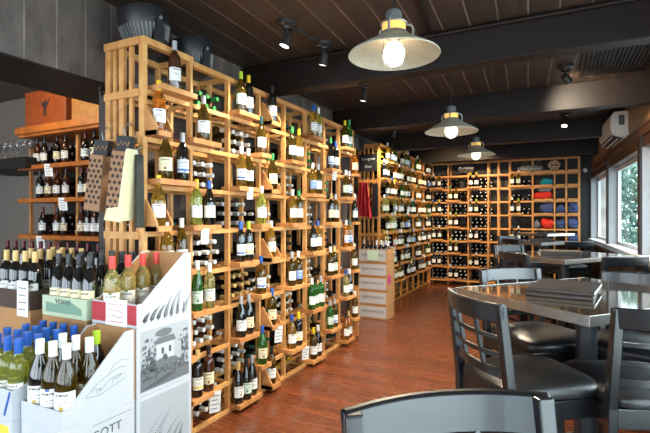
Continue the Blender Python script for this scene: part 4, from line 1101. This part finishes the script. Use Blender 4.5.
def spot(x,y,z,aim,label,lit='spotlit',e=0,color=(1,.85,.65),size=70):
    t=empty('ceiling_spotlight',(x,y,z)); tag(t,label,'spotlight','ceiling spotlights')
    d=(Vector(aim)-Vector((x,y,z-.12))).normalized(); q=d.to_track_quat('Z','Y').to_matrix().to_4x4()
    MB().lathe([(0,-.035),(.05,-.035),(.068,-.022),(.07,-.001)],24).lathe([(.035,-.05),(.038,-.035)],16).obj('mount',M['spotb'],t,smooth=40)
    MB().tube([(0,0,-.04),(0,0,-.10)],.011,10).obj('swivel',M['spotb'],t,smooth=40)
    mx=Matrix.Translation((0,0,-.115))@q
    MB().lathe([(0,-.04),(.025,-.038),(.034,-.02),(.034,.045),(.038,.06),(.035,.06)],20,mx=mx).obj('head',M['spotb'],t,smooth=40)
    MB().lathe([(0,.054),(.033,.055)],18,mx=mx).obj('lens',M[lit],t)
    if e:
        L=bpy.data.lights.new('spot_beam','SPOT'); L.energy=e; L.color=color; L.spot_size=D(size); L.spot_blend=.6; L.shadow_soft_size=.04
        lo=bpy.data.objects.new('spot_beam',L); COL.objects.link(lo); lo.location=Vector((x,y,z-.115))+d*.075; lo.rotation_euler=d.to_track_quat('-Z','Y').to_euler()
spot(-1.68,2.72,CZ,(-2.2,2.35,.9),'ceiling spotlight nearest the fans, aimed at the rack',lit='spotcool',e=80,size=95)
spot(-1.62,3.18,CZ,(-2.2,3.35,.7),'second ceiling spotlight beside the first beam',lit='spotcool',e=80,size=95)
spot(.10,4.63,CZ,(.8,6.3,2.3),'lit ceiling spotlight beside the vent grille',e=45,size=95)
spot(.14,6.8,CZ,(-.1,5.9,.9),'lit ceiling spotlight toward the windows, before the third beam',e=60,size=85,color=(1,.75,.48))
spot(-2.12,6.45,CZ,(-2.42,7.2,1.5),'lit ceiling spotlight above the chalkboard',e=80,size=100)
spot(-1.9,5.6,CZ,(-2.2,4.8,1.0),'unlit-looking dark spotlight high in mid ceiling',lit='dark',e=90,size=100)
spot(-1.55,7.7,CZ,(-2.0,9.9,1.3),'small ceiling spotlight in front of the back rack',lit='spotcool',e=110,size=85,color=(1,.72,.42))
spot(-1.75,4.35,CZ,(-2.2,4.4,.8),'dark ceiling spotlight between first and second beams',lit='spotcool',e=75,size=95)
spot(-1.3,8.2,CZ,(-1.1,9.9,1.1),'second small ceiling spotlight in front of the back rack',lit='spotcool',e=110,size=90,color=(1,.72,.42))
# conduits
o=MB().tube([(XL,3.345,2.79),(1.0,3.345,2.79)],.013,10).obj('conduit_pipe',M['beam'],smooth=50); tag(o,'thin pipe running along the nearest ceiling beam','pipe')
o=MB().tube([(-.62,1.57,2.80),(-.80,3.33,2.80)],.010,10).obj('conduit_pipe',M['beam'],smooth=50); tag(o,'thin ceiling pipe running lengthwise beside the nearest lamp','pipe')
o=MB().tube([(-1.68,2.80,2.8085),(-1.63,3.1,2.8085)],.012,10).obj('conduit_pipe',M['spotb'],smooth=50); tag(o,'short pipe joining the two spotlights over the rack','pipe')
# ceiling vent
t=empty('ceiling_vent'); tag(t,'large dark slatted air vent in the ceiling by the windows','vent')
MB().box(.22,.78,4.1,4.13,CZ-.02,CZ).box(.22,.78,5.04,5.07,CZ-.02,CZ).box(.22,.25,4.13,5.04,CZ-.02,CZ).box(.75,.78,4.13,5.04,CZ-.02,CZ).obj('frame',M['beam'],t)
MB().box(.25,.75,4.13,5.04,CZ-.004,CZ-.001).obj('backing',M['dark'],t)
g=MB()
for k in range(16): g.box(.262+k*.031,.274+k*.031,4.13,5.04,CZ-.016,CZ-.005)
g.obj('slats',M['beam'],t)
# air conditioner on the right wall
t=empty('air_conditioner',(1.112,0,0),math.atan(.045)); tag(t,'cream split air conditioner high on the window wall','air conditioner')
ya,yb_=6.55,7.50; zt=2.74
MB().prism([(0,zt),(-.15,zt),(-.185,zt-.06),(-.19,zt-.2),(-.165,zt-.28),(-.05,zt-.325),(0,zt-.325)],'y',ya,yb_).obj('housing',M['acw'],t,bevel=.008)
MB().prism([(-.168,zt-.276),(-.172,zt-.29),(-.06,zt-.335),(-.055,zt-.322)],'y',ya+.05,yb_-.05).obj('outlet',M['dark'],t)
MB().bar((-.16,ya+.06,zt-.30),(-.16,yb_-.06,zt-.30),.006,.05,up=(-.5,0,-1)).bar((-.10,ya+.06,zt-.325),(-.10,yb_-.06,zt-.325),.006,.05,up=(-.5,0,-1)).obj('louvre',M['acw'],t)
MB().box(-.10,-.04,ya-.003,ya,zt-.17,zt-.05).obj('side_vent',M['inkd'],t)
MB().tube([(-.03,ya-.06,zt-.30),(-.03,ya+.03,zt-.30)],.035,14).obj('pipe_cover',M['acw'],t,smooth=40)
# speaker on the alcove wall
t=empty('loudspeaker',(-2.70,6.2,2.52)); tag(t,'black box loudspeaker on dark wall above the chalkboard','loudspeaker')
MB().box(-.19,.17,-.1,.1,-.09,.09).obj('cabinet',M['plastic'],t,bevel=.01)
MB().box(-.18,.16,-.106,-.1,-.08,.08).obj('front_grille',M['plastic2'],t)
MB().box(-.05,.05,-.03,.03,.09,CZ-2.52).obj('bracket_arm',M['plastic'],t)
# small round sensor on the back wall
s=MB().lathe([(0,.03),(.03,.028),(.045,.01),(.046,0)],18,mx=Matrix.Translation((.56,BW,2.36))@Matrix.Rotation(PI/2,4,'X')).obj('wall_sensor',M['acw'],smooth=40); tag(s,'small round white sensor on the black wall beside the back rack','sensor')

# ------------------------------------------------------------------ light
w=bpy.data.worlds.new('World'); scene.world=w; w.use_nodes=True
bg=w.node_tree.nodes['Background']; bg.inputs[0].default_value=(.72,.86,1,1); bg.inputs[1].default_value=3.6
def area(name,loc,rot,sx,sy,e,col):
    L=bpy.data.lights.new(name,'AREA'); L.shape='RECTANGLE'; L.size=sx; L.size_y=sy; L.energy=e; L.color=col
    o=bpy.data.objects.new(name,L); COL.objects.link(o); o.location=loc; o.rotation_euler=rot; return o
# daylight through the shop windows in the front wall (behind the camera) 
for x0,x1,e in ((-6.6,-4.4,30),(-4.1,-1.9,32),(-1.6,.7,34)):
    area('shop_window_daylight',((x0+x1)/2,-2.62,1.45),(PI/2,0,0),x1-x0,2.0,e,(.88,.95,1))
# daylight through the side windows, from outside the panes
for y0,y1,z0,e in ((-2.45,-.75,.3,18),(-.65,1.45,.3,36),(1.55,3.65,1.05,34)):
    th=math.atan(.045); m=Matrix.Translation((1.112,0,0))@Matrix.Rotation(th,4,'Z')
    p=m@Vector((.22,(y0+y1)/2,(z0+2.15)/2))
    area('side_window_daylight',p,(PI/2,0,th+PI/2),y1-y0,2.15-z0,e,(.86,.94,1))
# lamps of the side room
for x,y,e in ((-4.6,2.35,9),(-3.4,2.3,7)):
    L=bpy.data.lights.new('side_room_lamp','POINT'); L.energy=e; L.color=(1,.68,.36); L.shadow_soft_size=.08
    o=bpy.data.objects.new('side_room_lamp',L); COL.objects.link(o); o.location=(x,y,2.6)
sun=bpy.data.lights.new('sun','SUN'); sun.energy=2.2; sun.angle=.2; so=bpy.data.objects.new('sun',sun); COL.objects.link(so); so.rotation_euler=(D(38),D(18),D(20))

scene.view_settings.view_transform='Standard'; scene.view_settings.look='None'; scene.view_settings.gamma=1; scene.view_settings.exposure=0.6
scene.view_settings.use_curve_mapping=False
scene.cycles.use_denoising=True
scene.cycles.max_bounces=8; scene.cycles.diffuse_bounces=4; scene.cycles.glossy_bounces=4; scene.cycles.transparent_max_bounces=12; scene.cycles.transmission_bounces=4
scene.cycles.sample_clamp_indirect=6
from collections import Counter
print('BOTTLES',nb,'stuff',len(stuffcells),Counter(o.get('group') for o in bpy.data.objects if o.name.startswith('wine_bottle')))
